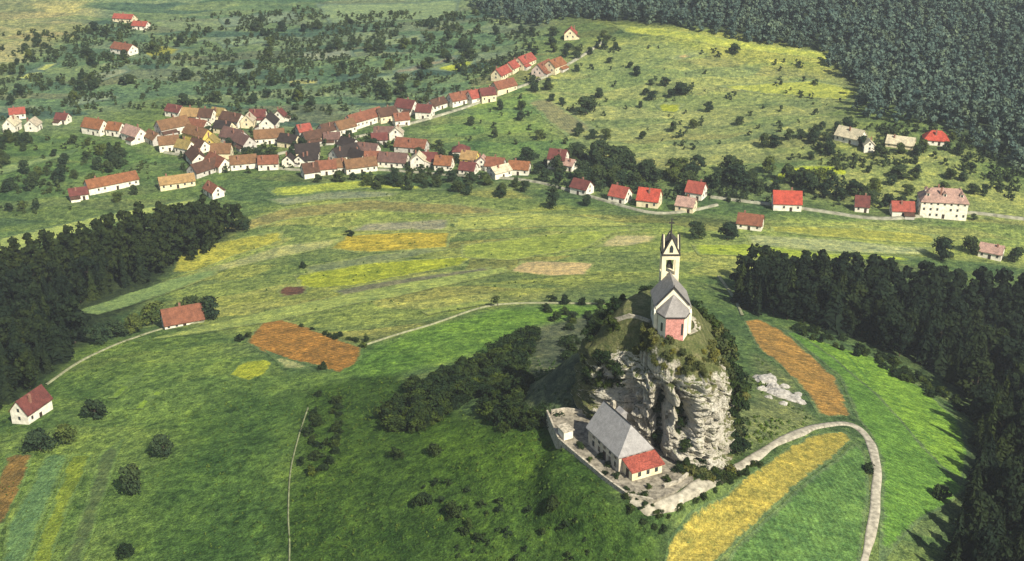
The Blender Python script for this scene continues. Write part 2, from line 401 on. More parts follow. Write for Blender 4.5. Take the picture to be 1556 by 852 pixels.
field('meadow', [(400,530),(455,550),(480,562),(430,560)], (.30,.30,.12), None, .2)
field('stubble_field', [(258,417),(268,388),(340,365),(430,350),(432,366),(350,392),(300,412)], (.27,.26,.045), 14)
field('stubble_field', [(525,357),(600,353),(685,352),(682,376),(600,382),(540,384),(500,378)], (.32,.25,.035), 2)
field('stubble_field', [(430,372),(520,362),(500,376),(400,397),(300,420),(300,412)], (.27,.27,.10), 12)
field('grey_field', [(520,352),(560,338),(685,332),(682,350),(600,351)], (.21,.20,.12), 1)
field('grey_field', [(460,405),(560,388),(640,378),(690,378),(600,396),(470,415)], (.15,.175,.075), 8)
field('yellow_field', [(445,418),(560,400),(720,388),(700,404),(540,434),(460,440)], (.26,.285,.03), 8)
field('ploughed_field', [(420,442),(436,433),(470,434),(466,446),(426,452)], (.11,.055,.035), 6)
field('grey_field', [(505,442),(600,425),(750,404),(745,412),(600,437),(520,449)], (.15,.145,.08), 10)
field('tan_field', [(775,413),(790,396),(905,399),(892,418),(830,420)], (.42,.31,.14), 0, .25)
field('tan_field', [(902,376),(935,357),(1000,357),(992,368),(950,375)], (.36,.31,.14), 4, .25)
field('stubble_field', [(200,520),(330,490),(430,466),(560,441),(700,416),(770,405),(772,413),(600,452),(430,486),(300,508)], (.25,.29,.075), 12)
field('olive_field', [(330,348),(430,316),(560,303),(700,310),(790,322),(690,327),(560,320),(430,336),(370,352)], (.18,.165,.055), 3)
field('grey_field', [(400,303),(520,289),(610,291),(600,299),(500,304),(430,313)], (.17,.19,.10), 4)
field('stubble_field', [(560,333),(700,329),(800,323),(900,330),(980,345),(830,345),(690,350),(690,331)], (.27,.29,.07), 0)
field('stubble_field', [(700,372),(900,350),(1000,345),(930,356),(890,378),(780,396),(700,392)], (.21,.25,.05), 5)
field('stubble_field', [(400,286),(560,272),(700,290),(560,287),(420,300)], (.26,.29,.05), 2)
field('grey_field', [(1130,356),(1250,362),(1420,376),(1400,388),(1250,383),(1140,372)], (.26,.28,.12), -3)
field('yellow_field', [(1170,343),(1300,345),(1430,357),(1420,371),(1250,360),(1170,352)], (.27,.27,.055), -3)
field('stubble_field', [(1050,372),(1130,370),(1250,384),(1400,390),(1380,398),(1200,392),(1060,388)], (.25,.30,.04), -3)
field('yellow_field', [(1162,280),(1180,262),(1220,249),(1295,254),(1285,268),(1230,272)], (.27,.31,.025), 5)
field('yellow_field', [(930,37),(1100,58),(1265,82),(1262,92),(1100,72),(950,50)], (.29,.31,.06), -8)
field('yellow_field', [(1085,130),(1160,126),(1240,122),(1312,136),(1290,152),(1150,142)], (.28,.30,.06), 2)
field('tan_field', [(1010,88),(1060,78),(1075,82),(1030,92)], (.34,.25,.11), 5)
field('ploughed_field', [(795,152),(835,150),(905,195),(860,207)], (.17,.165,.075), -40)
field('yellow_field', [(212,76),(245,66),(280,74),(268,84),(225,88)], (.20,.20,.04), 4)
field('yellow_field', [(22,120),(68,98),(92,95),(42,122)], (.29,.31,.09), 25)
field('yellow_field', [(432,124),(450,119),(486,121),(484,128),(440,130)], (.27,.26,.09), 2)
field('grey_field', [(595,108),(690,84),(725,82),(640,106),(600,118)], (.19,.175,.11), 12)
field('yellow_field', [(648,106),(725,88),(722,98),(690,110)], (.27,.30,.04), 12)
field('yellow_field', [(995,160),(1010,155),(1040,158),(1030,172),(1005,170)], (.26,.28,.03), 4)
field('yellow_field', [(38,870),(75,780),(108,690),(142,692),(110,762),(72,870)], (.14,.18,.025), 60, .25)
field('olive_field', [(-20,770),(10,690),(52,690),(38,735),(10,790),(-20,860)], (.16,.10,.03), 60, .3)
field('meadow', [(10,800),(45,740),(70,690),(105,692),(70,780),(35,870),(0,870)], (.09,.155,.055), 60, .25)
field('grey_field', [(85,880),(130,762),(152,690),(190,665),(165,740),(118,880)], (.07,.10,.035), 60, .25)
field('yellow_field', [(200,622),(238,593),(248,597),(217,623)], (.16,.24,.03), 35, .2)
field('yellow_field', [(163,606),(200,575),(225,560),(215,575),(178,606)], (.13,.2,.03), 35, .2)
field('stubble_field', [(640,474),(740,455),(748,462),(650,480)], (.26,.30,.07), 10, .2)
field('meadow', [(110,474),(185,448),(260,424),(335,405),(330,418),(250,448),(150,480)], (.15,.21,.07), 18, .2)
field('stubble_field', [(-60,395),(0,362),(60,348),(150,328),(300,300),(300,308),(60,372),(-60,420)], (.24,.28,.08), 10, .25)
field('stubble_field', [(-60,265),(40,245),(120,225),(110,235),(20,262),(-60,285)], (.17,.22,.08), 15, .25)

for px, c in (([(455,80),(530,72),(542,86),(460,94)], (.20,.22,.14)), ([(330,64),(420,52),(432,60),(340,74)], (.16,.21,.11)), ([(560,62),(640,52),(652,62),(570,72)], (.17,.21,.10)), ([(118,122),(190,100),(202,108),(130,132)], (.18,.20,.12)),
              ([(300,112),(390,98),(402,107),(310,122)], (.15,.20,.11)), ([(540,122),(620,108),(632,117),(550,132)], (.17,.22,.11)), ([(95,152),(170,140),(182,149),(105,163)], (.16,.20,.12)), ([(480,6),(700,-2),(690,28),(500,36)], (.16,.21,.10)),
              ([(330,28),(450,16),(460,30),(340,42)], (.14,.18,.11)), ([(650,150),(700,136),(712,142),(660,158)], (.17,.22,.10))):
    field('pasture', px, c, None, .3)
ribbon('gravel_road', [(962,758),(985,768),(1012,763),(1050,746),(1100,722),(1150,692),(1200,663),(1245,648),(1288,645),(1316,664),(1330,700),(1329,760),(1318,830),(1300,910)], 2.1, M_PATH, .3, .45)
ribbon('footpath', [(438,900),(440,830),(438,780),(441,720),(452,670),(468,620)], .28, M_FAINT, .3)
ribbon('footpath', [(70,585),(130,545),(200,515),(250,499),(310,489)], .9, M_TRACK, .4)
ribbon('footpath', [(557,524),(590,513),(660,492),(740,466),(800,461),(920,462)], .55, M_TRACK, .5)
ribbon('village_road', [(1080,300),(1160,310),(1250,322),(1340,333),(1460,324),(1560,334),(1700,345)], 1.9, M_ROAD, .9)
ribbon('village_road', [(420,235),(520,214),(610,192),(700,166),(780,136),(830,116),(880,88),(920,62)], 1.9, M_ROAD, .9)
ribbon('village_road', [(250,232),(340,245),(440,258),(560,258),(680,266),(800,275),(900,300),(1000,325),(1090,312)], 1.4, M_ROAD, .9)
ribbon('track', [(1092,420),(1115,452),(1128,480)], 1.0, M_TRACK, .4)

# ------------------------------------------------------------------ the rock
RCX, RCY = 35.0, 257.0
OUT = np.array([(18,258),(24.5,254.2),(28.8,249.8),(31.2,245.2),(33.6,242.4),(36,240),(39.5,238.2),(43.2,237.8),(46.2,240),(48.6,244.2),(50.3,252),(50,266),(47,280),(38,289),(27,287),(19,275),(16,265)])
oa = np.arctan2(OUT[:,1]-RCY, OUT[:,0]-RCX); orad = np.hypot(OUT[:,0]-RCX, OUT[:,1]-RCY)
srt = np.argsort(oa); oa = oa[srt]; orad = orad[srt]
OXY = OUT[srt]
def edge_r(th):
    th = (np.asarray(th)+math.pi) % (2*math.pi)-math.pi
    best = np.full(th.shape, 1e9); c, s = np.cos(th), np.sin(th)
    for i in range(len(OXY)):
        a = OXY[i]-(RCX, RCY); b = OXY[(i+1) % len(OXY)]-(RCX, RCY); e = b-a
        den = c*e[1]-s*e[0]; t = (a[0]*e[1]-a[1]*e[0])/den; k = (a[0]*s-a[1]*c)/np.where(np.abs(den) < 1e-9, 1e-9, den)
        ok = (t > 0) & (k >= -1e-6) & (k <= 1+1e-6)
        best = np.where(ok & (t < best), t, best)
    return best
NTH, NW, NC = 900, 190, 70
# denser toward the viewer
tt = np.linspace(0, 1, NTH, endpoint=False)
th = -math.pi/2 + 2*math.pi*tt + .75*np.sin(2*math.pi*tt+math.pi)*-1*-1
th = np.sort(th)
er0 = edge_r(th)
er = np.convolve(np.concatenate([er0[-9:], er0, er0[:9]]), np.ones(19)/19, 'valid')
ex, ey = RCX+er*np.cos(th), RCY+er*np.sin(th)
ztop = 83.4 + 2.0*fbm(ex/5, ey/5, 2.2, 3) - 3.4*sstep(30, 18, ex) - 3.0*sstep(47, 51, ex) - 4*sstep(262, 288, ey)
CLEFT = [(1003, 630, 5.0, 1.5, 58, 81), (1046, 600, 4.2, 1.5, 68, 80), (958, 590, 2.2, 1.2, 62, 80), (1078, 640, 1.4, .9, 60, 76), (1022, 560, 2.0, .8, 70, 79)]
def cleft_angle(u, v):
    dx, dy, dz = ray(u, v)
    best = None
    for k in range(NTH):
        if ey[k] > 258: continue
        d = abs(ex[k]/ey[k]-dx/dy)
        if best is None or d < best[0]: best = (d, th[k])
    return best[1]
CA = [cleft_angle(c[0], c[1]) for c in CLEFT]
def wall_pt(k, zf):
    """k index arrays, zf 0..1 -> positions on the cliff"""
    zb = 50.0; zt = ztop[k]; z = zb+(zt-zb)*zf
    c, s = np.cos(th[k]), np.sin(th[k]); r = er[k]
    x0, y0 = RCX+r*c, RCY+r*s
    zz = z + .10*x0 + .9*fbm(x0/7, y0/7, z/9, 3)
    disp = 0
    zz = zz + 1.6*fbm(x0/4.5, y0/4.5, z/4.5+9, 3)
    for per, amp, ph in ((4.9, .95, .0), (2.3, .62, .35), (.9, .2, .6)):
        f = (zz/per+ph+.5*vnoise(x0/5, y0/5, 7.7)) % 1.0
        a = amp*1.6*np.clip(.35+vnoise(x0/3.2+ph*9, y0/3.2, np.floor(zz/per+ph)*3.1+z/8), 0, 1.1)
        disp = disp + a*(np.where(f < .78, f/.78, (1-f)/.22)-.5)*1.3
    disp = disp + 1.7*fbm(x0/7, y0/7, z/8+2, 3) + .9*fbm(x0/2.2, y0/2.2, z/1.8, 4)
    # irregular fractures, some of them diagonal
    for sc_, dp, sd in ((5.5, 2.0, 1.3), (3.0, 1.1, 7.9)):
        q1 = np.abs(vnoise((x0+.35*z)/(sc_*1.25), (y0-.2*z)/(sc_*1.25), (z-.25*x0)/(sc_*.5)+sd)); disp = disp - dp*(1-sstep(.02, .085, q1))
    q2 = fbm(x0/3.4+31, y0/3.4, z/2.6+5, 3); disp = disp - 1.7*sstep(.16, .36, q2)
    j = np.abs(((th[k]*r/3.3+.5*vnoise(x0/3, y0/3, z/3)+.37*np.floor(zz/4.9)) % 1.0)-.5)
    disp = disp - .45*sstep(.08, .0, j)
    for (u, v, dep, wd, z0, z1), ca in zip(CLEFT, CA):
        da = ((th[k]-ca+math.pi) % (2*math.pi)-math.pi)*r + .6*vnoise(z/2.5, u, 1)
        disp = disp - dep*np.exp(-(da/wd)**4)*sstep(z0-2, z0+2, z)*(1-sstep(z1-5, z1+2, z))
    disp = disp*(1-.5*sstep(.93, 1.0, zf)) - 1.0*sstep(.80, 1.0, zf)**2 + .4*(1-sstep(.30, .60, zf))
    # back and flanks are vegetated and gentler
    flank = np.maximum(sstep(262, 275, y0), sstep(48.5, 50.5, x0)*.6)
    disp = disp + flank*6*(1-zf)
    rr = r+disp
    return np.stack([RCX+rr*c, RCY+rr*s, z], -1)
def top_z(x, y, ze, f):
    q = np.hypot((x-35.8)/6.0, (y-254.6)/9.6)
    plate = 90.0
    z = ze+(plate-ze)*np.clip(f/.46, 0, 1)**.85
    k = 1-sstep(.92, 1.32, q)
    return z*(1-k)+plate*k
KK, ZZ = np.meshgrid(np.arange(NTH), np.linspace(0, 1, NW))
W = wall_pt(KK, ZZ)
rows = [W.reshape(NW, NTH, 3)]
rim = W[-1]
cap = []
def smooth_ring(a, w=41):
    p_ = np.concatenate([a[-(w//2):], a, a[:w//2]]); return np.convolve(p_, np.ones(w)/w, 'valid')
rimS = np.stack([smooth_ring(rim[:, 0]), smooth_ring(rim[:, 1])], -1); ztS = smooth_ring(ztop)
for j in range(1, NC):
    f = j/(NC-1); f2 = f
    sm = float(sstep(0, .12, f)); bx = rim[:, 0]*(1-sm)+rimS[:, 0]*sm; by = rim[:, 1]*(1-sm)+rimS[:, 1]*sm
    x = bx+(RCX+.5-bx)*f2; y = by+(RCY-by)*f2
    z = top_z(x, y, ztop*(1-sm)+ztS*sm, f2)+.9*fbm(x/3.0, y/3.0, 24, 4)*sstep(0, .05, f2)*(1-sstep(.25, .5, f2))+.30*fbm(x/1.6, y/1.6, 4, 3)*(1-sstep(.25, .5, f2))
    q = np.hypot((x-35.6)/6.0, (y-253.5)/10.5)
    z = z+.25*fbm(x/2.5, y/2.5, 14, 3)*sstep(.9, 1.2, q)
    cap.append(np.stack([x, y, z], -1))
ALL = np.concatenate([rows[0], np.array(cap)], 0); NR = ALL.shape[0]
I = np.arange(NR*NTH).reshape(NR, NTH); J = np.roll(I, -1, 1)
F = np.stack([I[:-1].ravel(), J[:-1].ravel(), J[1:].ravel(), I[1:].ravel()], 1)
def rock_mat():
    m = NT('sandstone', .92, .1); g = m.n('ShaderNodeNewGeometry'); p = g.outputs['Position']
    n1 = m.noise(p, .22, 5, .65); n2 = m.noise(m.mapping(p, (.45, .45, 1.3), (.25, .1, 0)), 1.0, 6, .75); n3 = m.noise(p, 2.2, 4, .75)
    c = m.ramp(n1, [(.3, (.45, .42, .35)), (.5, (.58, .55, .465)), (.72, (.66, .635, .56))])
    c = m.mix(c, m.ramp(n2, [(.30, (.5, .48, .45)), (.45, (.97, .95, .92)), (.7, (1.12, 1.1, 1.03))]), 1.0, 'MULTIPLY')
    c = m.mix(c, m.ramp(n3, [(.3, .58), (.5, 1.0), (.75, 1.2)]), 1.0, 'MULTIPLY')
    # lichen and moss stains
    ms = m.ramp(m.noise(m.mapping(p, (1, 1, 1.5)), .42, 6, .8), [(.60, 0.0), (.67, 1.0)])
    c = m.mix(c, (.055, .055, .04), m.mix(0.0, .85, ms))
    sp = m.n('ShaderNodeSeparateXYZ'); m.L(g.outputs['Normal'], sp.inputs[0]); pz = m.n('ShaderNodeSeparateXYZ'); m.L(p, pz.inputs[0])
    up = m.math('ADD', sp.outputs[2], m.math('MULTIPLY', m.math('SUBTRACT', m.noise(p, .6, 5, .7), .5), 1.5))
    hi = m.math('MAXIMUM', m.math('MULTIPLY', m.math('SUBTRACT', pz.outputs[2], 80.3), .085), -.25)
    gm = m.ramp(m.math('ADD', m.math('ADD', up, hi), m.n('ShaderNodeAttribute', attribute_name='flank').outputs['Fac']), [(.70, 0.0), (.84, 1.0)])
    gc = m.ramp(m.noise(p, .45, 5, .75), [(.3, (.055, .08, .025)), (.5, (.125, .14, .05)), (.7, (.25, .23, .11))])
    gc = m.mix(gc, m.ramp(m.noise(p, 2.5, 3, .8), [(.3, .55), (.7, 1.4)]), 1.0, 'MULTIPLY')
    m.color(m.mix(c, gc, gm))
    m.bump(m.math('ADD', n3, m.math('MULTIPLY', n2, 1.5)), 1.0, .7)
    return m.mat
M_ROCK = rock_mat()
rk = link('rock_outcrop', np_mesh('rock_outcrop', ALL.reshape(-1, 3), F, M_ROCK, False))
fl_ = np.zeros((NR, NTH)); fl_[:] = 0; fl_[NW:] = .45*sstep(33, 27, ALL[NW:, :, 0]); fl_ += np.maximum(np.maximum(sstep(257.5, 261, ey)*np.where(ex < 40, 1, .9), 1.3*sstep(20.3, 18.4, ex)), sstep(48, 51, ex)*.55)
at = rk.data.attributes.new('flank', 'FLOAT', 'POINT'); at.data.foreach_set('value', fl_.astype(np.float32).ravel())
tag(rk, 'tall pale layered sandstone cliff carrying the chapel, grass on its top', 'rock')
def on_rock(kang, zf):
    k = int(np.argmin(np.abs(((th-kang+math.pi) % (2*math.pi))-math.pi)))
    return wall_pt(np.array([k]), np.array([zf]))[0]
def top_at(x, y):
    f = math.hypot(x-RCX, y-RCY); a = math.atan2(y-RCY, x-RCX); k = int(np.argmin(np.abs(((th-a+math.pi) % (2*math.pi))-math.pi)))
    rr = math.hypot(rim[k, 0]-RCX, rim[k, 1]-RCY)
    return float(top_z(np.array(x), np.array(y), ztop[k], 1-f/rr))
# white path round the chapel on the summit
mb = MB(); L = smooth_line([(39.5,248.5),(41.6,250.5),(42.4,253.5),(41.6,256.5),(39.4,259),(36.5,260.5)])
T = np.gradient(L, axis=0); T /= np.linalg.norm(T, axis=1)[:, None]
for i in range(len(L)-1):
    q = []
    for j, sg in ((i, -.7), (i, .7), (i+1, .7), (i+1, -.7)):
        a = L[j]+np.array([-T[j, 1], T[j, 0]])*sg; q.append((a[0], a[1], top_at(a[0], a[1])+.25))
    mb.poly(q)
tag(mb.build('summit_path', M_PATH), kind='structure')

# ------------------------------------------------------------------ chapel
M_CHT = plain('tower_plaster', (.74, .66, .45), .16, .8, .9, .1)
M_CHW = plain('chapel_plaster', (.74, .68, .53), .14, .8, .9, .1)
M_CHR = NT('chapel_red_stone', .9, .1)
p = M_CHR.pos(); v_ = M_CHR.n('ShaderNodeTexBrick'); v_.inputs['Scale'].default_value = 1.6
v_.inputs['Color1'].default_value = (.50, .16, .13, 1); v_.inputs['Color2'].default_value = (.36, .10, .09, 1); v_.inputs['Mortar'].default_value = (.6, .42, .36, 1); v_.inputs['Mortar Size'].default_value = .03
M_CHR.L(M_CHR.mapping(p, (1, 1, 1), (math.pi/2, 0, 0)), v_.inputs['Vector'])
M_CHR.color(M_CHR.mix(v_.outputs[0], M_CHR.ramp(M_CHR.noise(p, 1.6, 4, .8), [(.3, .6), (.7, 1.35)]), 1.0, 'MULTIPLY')); M_CHR = M_CHR.mat
def slate(name, col):
    m = NT(name, .6, .3); p = m.pos(); 
    m.color(m.mix(m.mix(col, m.ramp(m.noise(p, .9, 4, .7), [(.3, .75), (.7, 1.2)]), 1.0, 'MULTIPLY'), m.ramp(m.noise(m.mapping(p, (3, 3, 9)), 1.2, 2, .7), [(.3, .75), (.7, 1.2)]), 1.0, 'MULTIPLY'))
    m.bump(m.noise(m.mapping(p, (2, 2, 9)), 1.5, 2), .3, .1); return m.mat
M_SLATE = slate('slate', (.215, .20, .185)); M_SLATE2 = slate('grey_slate', (.27, .26, .25))
M_DARKTRIM = plain('dark_lead', (.045, .042, .04), .2)
ch = empty('chapel', (36.0, 253, 90)); tag(ch, 'white chapel with slate roof and slim belfry tower on the rock top', 'chapel')
def cp(b, name, m, par=ch): return b.build(name, m, par)
# local: x across, y away from viewer. apse front y=-7.4, nave -4.4..5, tower 5..9
HW = 3.85; NY0, NY1 = -3.6, 5.2; EZ = 6.4; RZ = 10.9
b = MB(); prof = [(-HW, -1.5), (HW, -1.5), (HW, EZ), (0, RZ-.05), (-HW, EZ)]
n = 5; pts = [(x, NY0, z) for x, z in prof]+[(x, NY1, z) for x, z in prof]
b.mesh(pts, [(0,1,2,3,4), (9,8,7,6,5)]+[(i, n+i, n+(i+1) % n, (i+1) % n) for i in range(n)]); cp(b, 'nave_wall', M_CHW)
b = MB(); sl_ = (RZ-EZ)/HW; o_ = .35
prof = [(-HW-o_, EZ-o_*sl_), (0, RZ+.0), (HW+o_, EZ-o_*sl_), (HW+o_, EZ-o_*sl_+.32), (0, RZ+.34), (-HW-o_, EZ-o_*sl_+.32)]
n = 6; pts = [(x, NY0-.05, z+.02) for x, z in prof]+[(x, NY1+.1, z+.02) for x, z in prof]
b.mesh(pts, [tuple(range(n)), tuple(range(2*n-1, n-1, -1))]+[(i, n+i, n+(i+1) % n, (i+1) % n) for i in range(n)]); roofo = cp(b, 'roof', M_SLATE)
b = MB()   # dark coping along the gable toward the apse
for s in (-1, 1):
    M = Matrix.Translation((0, NY0-.16, RZ+.48)) @ Matrix.Rotation(s*math.atan(sl_), 4, 'Y')
    b.box(0 if s > 0 else -5.65, 5.65 if s > 0 else 0, -.16, .16, -.16, .10, 0, M)
b.build('coping', M_DARKTRIM, roofo)
b = MB(); b.tube((0, NY0, RZ+.3), (0, NY0, RZ+1.0), .14, .04, 6); b.build('finial', M_DARKTRIM, roofo)
# semi-octagonal apse
AP = [(-3.5, NY0+.3), (-3.3, NY0-1.2), (-2.0, NY0-3.5), (2.2, NY0-3.5), (3.3, NY0-1.2), (3.5, NY0+.3)]
b = MB(); b.prism_z(AP, -1.5, 5.9); cp(b, 'apse_wall', M_CHW)
b = MB(); b.box(-1.92, 2.12, NY0-3.62, NY0-3.502, -1.2, 5.55); cp(b, 'red_stone_panel', M_CHR)
b = MB(); b.box(1.55, 1.98, NY0-3.68, NY0-3.63, 1.2, 4.0); cp(b, 'window', M_PANE)
for x in (-2.62,):
    b = MB(); M = Matrix.Translation((x, NY0-2.42, 2.7)) @ Matrix.Rotation(math.atan2(-2.3, 1.3), 4, 'Z'); b.box(-.3, .3, -.1, .1, -1.0, 1.0, 0, M); cp(b, 'window', M_PANE)
b = MB(); top = (0, NY0-.02, 9.6); e = [(x*1.09, NY0+.3+(y-NY0-.3)*1.09, 5.75) for x, y in AP]
for i in range(len(e)-1): b.poly([e[i], e[i+1], top])
for i in range(len(e)-1):
    a, c = e[i], e[i+1]; b.poly([(a[0], a[1], a[2]-.28), (c[0], c[1], c[2]-.28), c, a])
b.poly([(x, y, z-.28) for x, y, z in e][::-1]); cp(b, 'apse_roof', M_SLATE)
b = MB()
for i in range(1, len(e)-2):
    a, c = Vector(e[i])-Vector((0, 0, .2)), Vector(e[i+1])-Vector((0, 0, .2)); b.tube(a, c, .16, .16, 5)
b.build('gutter', M_DARKTRIM, ch)
for s in (-1, 1):
    for yy in (-1.4, 1.2, 3.6):
        b = MB(); x0 = s*HW; b.box(min(x0, x0+s*.04), max(x0, x0+s*.04), yy-.35, yy+.35, 2.2, 4.9); cp(b, 'window', M_PANE)
# corner buttresses
for s in (-1, 1):
    b = MB(); b.box(s*HW-.35, s*HW+.35, NY0-.55, NY0+.4, -1.5, 5.2); b.mesh([(s*HW-.35, NY0-.55, 5.2), (s*HW+.35, NY0-.55, 5.2), (s*HW+.35, NY0+.4, 6.0), (s*HW-.35, NY0+.4, 6.0), (s*HW-.35, NY0+.4, 5.2), (s*HW+.35, NY0+.4, 5.2)], [(0,1,2,3), (1,5,2), (0,3,4)]); cp(b, 'buttress', M_CHW)
# tower: four faces with gables, arched openings, dark trim
TX, TY0, TW = .1, 5.0, 4.0; TH = 15.6; th_ = TW/2
cx, cy = TX, TY0+th_
b = MB(); wt = .55
for sx in (-1, 1):          # four corner piers so that the belfry is open
    for sy in (-1, 1):
        x0, x1 = sorted((cx+sx*th_, cx+sx*(th_-.95))); y0, y1 = sorted((cy+sy*th_, cy+sy*(th_-.95))); b.box(x0, x1, y0, y1, 10.4, 14.2)
b.box(cx-th_, cx+th_, cy-th_, cy+th_, -1.5, 10.4)
b.box(cx-th_, cx+th_, cy-th_, cy+th_, 14.2, TH)
for i in range(4):          # steep gable on each side
    M = Matrix.Translation((cx, cy, TH)) @ Matrix.Rotation(i*math.pi/2, 4, 'Z')
    P = [(-th_, -th_, 0), (th_, -th_, 0), (.0, -th_, 4.0), (-th_, -th_+.5, 0), (th_, -th_+.5, 0), (0, -th_+.5, 4.0)]
    b.mesh([tuple(M @ Vector(q)) for q in P], [(0,1,2), (5,4,3), (0,2,5,3), (1,4,5,2), (0,3,4,1)])
tw = cp(b, 'tower', M_CHT)
for i in range(4):
    M = Matrix.Translation((cx, cy, 0)) @ Matrix.Rotation(i*math.pi/2, 4, 'Z')
    b = MB(); pr = [(-.42, -th_-.03, 15.95), (.42, -th_-.03, 15.95), (.42, -th_-.03, 17.1), (.22, -th_-.03, 17.6), (0, -th_-.03, 17.85), (-.22, -th_-.03, 17.6), (-.42, -th_-.03, 17.1)]
    pts = [M @ Vector(q) for q in pr]+[M @ Vector((q[0], q[1]+.1, q[2])) for q in pr]
    b.mesh(pts, [tuple(range(7)), tuple(range(13, 6, -1))]+[(k, 7+k, 7+(k+1) % 7, (k+1) % 7) for k in range(7)]); b.build('gable_opening', M_PANE, tw)
    b = MB(); b.box(-th_-.08, th_+.08, -th_-.14, -th_-.002, 15.2, 15.6, 0, M); b.build('cornice', M_DARKTRIM, tw)
    b = MB(); b.box(-.28, .28, -th_-.05, -th_-.002, 7.2, 9.0, 0, M); b.build('window', M_PANE, tw)
b = MB(); b.tube((cx, cy, 11.6), (cx, cy, 13.0), .85, .45, 10); b.tube((cx, cy, 13.0), (cx, cy, 13.5), .45, .12, 10); b.tube((cx, cy, 13.5), (cx, cy, 14.3), .07, .07, 5); b.build('bell', M_DARKTRIM, tw)
b = MB()
e = [(cx-th_+.45, cy-th_+.45), (cx+th_-.45, cy-th_+.45), (cx+th_-.45, cy+th_-.45), (cx-th_+.45, cy+th_-.45)]
g = [(cx, cy-th_+.45), (cx+th_-.45, cy), (cx, cy+th_-.45), (cx-th_+.45, cy)]
apx = (cx, cy, TH+4.5)
for i in range(4):
    lo0 = (*e[i], TH+.1); lo1 = (*e[(i+1) % 4], TH+.1); gp = (*g[i], TH+3.0)
    b.poly([lo0, gp, apx]); b.poly([gp, lo1, apx])
cp(b, 'spire', M_DARKTRIM)
b = MB()
e = [(cx-th_+.1, cy-th_+.1), (cx+th_-.1, cy-th_+.1), (cx+th_-.1, cy+th_-.1), (cx-th_+.1, cy+th_-.1)]
g = [(cx, cy-th_+.1), (cx+th_-.1, cy), (cx, cy+th_-.1), (cx-th_+.1, cy)]
for i in range(4):
    lo0 = Vector((*e[i], TH+.1)); lo1 = Vector((*e[(i+1) % 4], TH+.1)); gp = Vector((*g[i], TH+4.05))
    b.tube(lo0, gp, .2, .2, 6); b.tube(gp, lo1, .2, .2, 6); b.tube(lo0-Vector((0, 0, .5)), lo0+Vector((0, 0, .7)), .28, .1, 6)
cp(b, 'gable_coping', M_DARKTRIM)
b = MB(); b.tube((cx, cy, TH+3.8), (cx, cy, TH+5.4), .32, .16, 8); b.box(cx-.13, cx+.13, cy-.13, cy+.13, TH+5.4, TH+7.9); b.box(cx-.6, cx+.6, cy-.125, cy+.125, TH+6.7, TH+7.0); cp(b, 'cross', M_DARKTRIM)
# low retaining wall on the summit, left of the chapel
M_STONE = plain('pale_stone', (.40, .36, .28), .5, 1.5, .9, .3)
def wall_run(name, pts, ztops, hgt, thick, mat, label, cat='wall', depth=2.0):
    b = MB()
    for (a, za), (c, zc) in zip(zip(pts[:-1], ztops[:-1]), zip(pts[1:], ztops[1:])):
        a = Vector(a); c = Vector(c); d = (c-a).normalized(); nn = Vector((-d.y, d.x))*thick/2
        lo = []; 
        for q, z in ((a-d*.05, za), (c+d*.05, zc)):
            for sg in (-1, 1): lo.append((q.x+sg*nn.x, q.y+sg*nn.y, z))
        P = [(x, y, z-depth) for x, y, z in lo]+[(x, y, z+hgt) for x, y, z in lo]
        b.mesh(P, [(0,1,3,2), (4,6,7,5), (0,4,5,1), (2,3,7,6), (0,2,6,4), (1,5,7,3)])
    o = b.build(name, mat); tag(o, label, cat); return o
pp = [(22.4,262),(24.5,259.4),(27,257.8),(29.4,256.4),(31.6,254.6)]
wall_run('stone_wall', pp, [top_at(*q) for q in pp], .75, .4, M_STONE, 'low pale stone wall on the rock top left of the chapel', 'wall', .6)

# ------------------------------------------------------------------ terrace and inn
TZ = 61.75
tp = [(8.6,262.5),(11.0,249.5),(14.5,243.5),(20.5,233.5),(25.5,226.3),(30.5,224.6),(36,228.5),(40.5,233.5),(39,240),(30,250),(24,262),(16,264)]
b = MB(); b.prism_z(tp, 54, TZ)
M_TERR = plain('terrace_gravel', (.24, .215, .165), .55, .9, .95, .3)
tag(b.build('terrace', M_TERR), kind='structure')
wall_run('parapet_wall', tp[0:6], [TZ]*6, .6, .45, M_STONE, 'long pale parapet wall along the outer edge of the inn terrace', 'wall', 3.5)
wall_run('parapet_wall', [(33.5,229.8),(36.8,231.5),(39.3,234.6)], [TZ]*3, .7, .6, M_STONE, 'short curved pale wall in front of the red-roofed annexe', 'wall', 2)
wall_run('garden_wall', [(9.6,261.5),(13,262.6),(17.2,261.5)], [TZ]*3, 1.2, .4, M_STONE, 'low stone garden wall behind the inn at the terrace end', 'wall', 2)
FL = Vector((23.9, 235.3)); AXI = Vector((-.444, .896)); ang = math.atan2(.896, -.444)
inn = empty('inn', (FL.x, FL.y, TZ), ang)   # local x runs front to back, local y<0 is the right-hand side
tag(inn, 'grey hip-roofed inn with shaded front and red annexe below the cliff', 'inn')
IL, IW, IH, IR = 13.8, 8.3, 4.9, 5.6
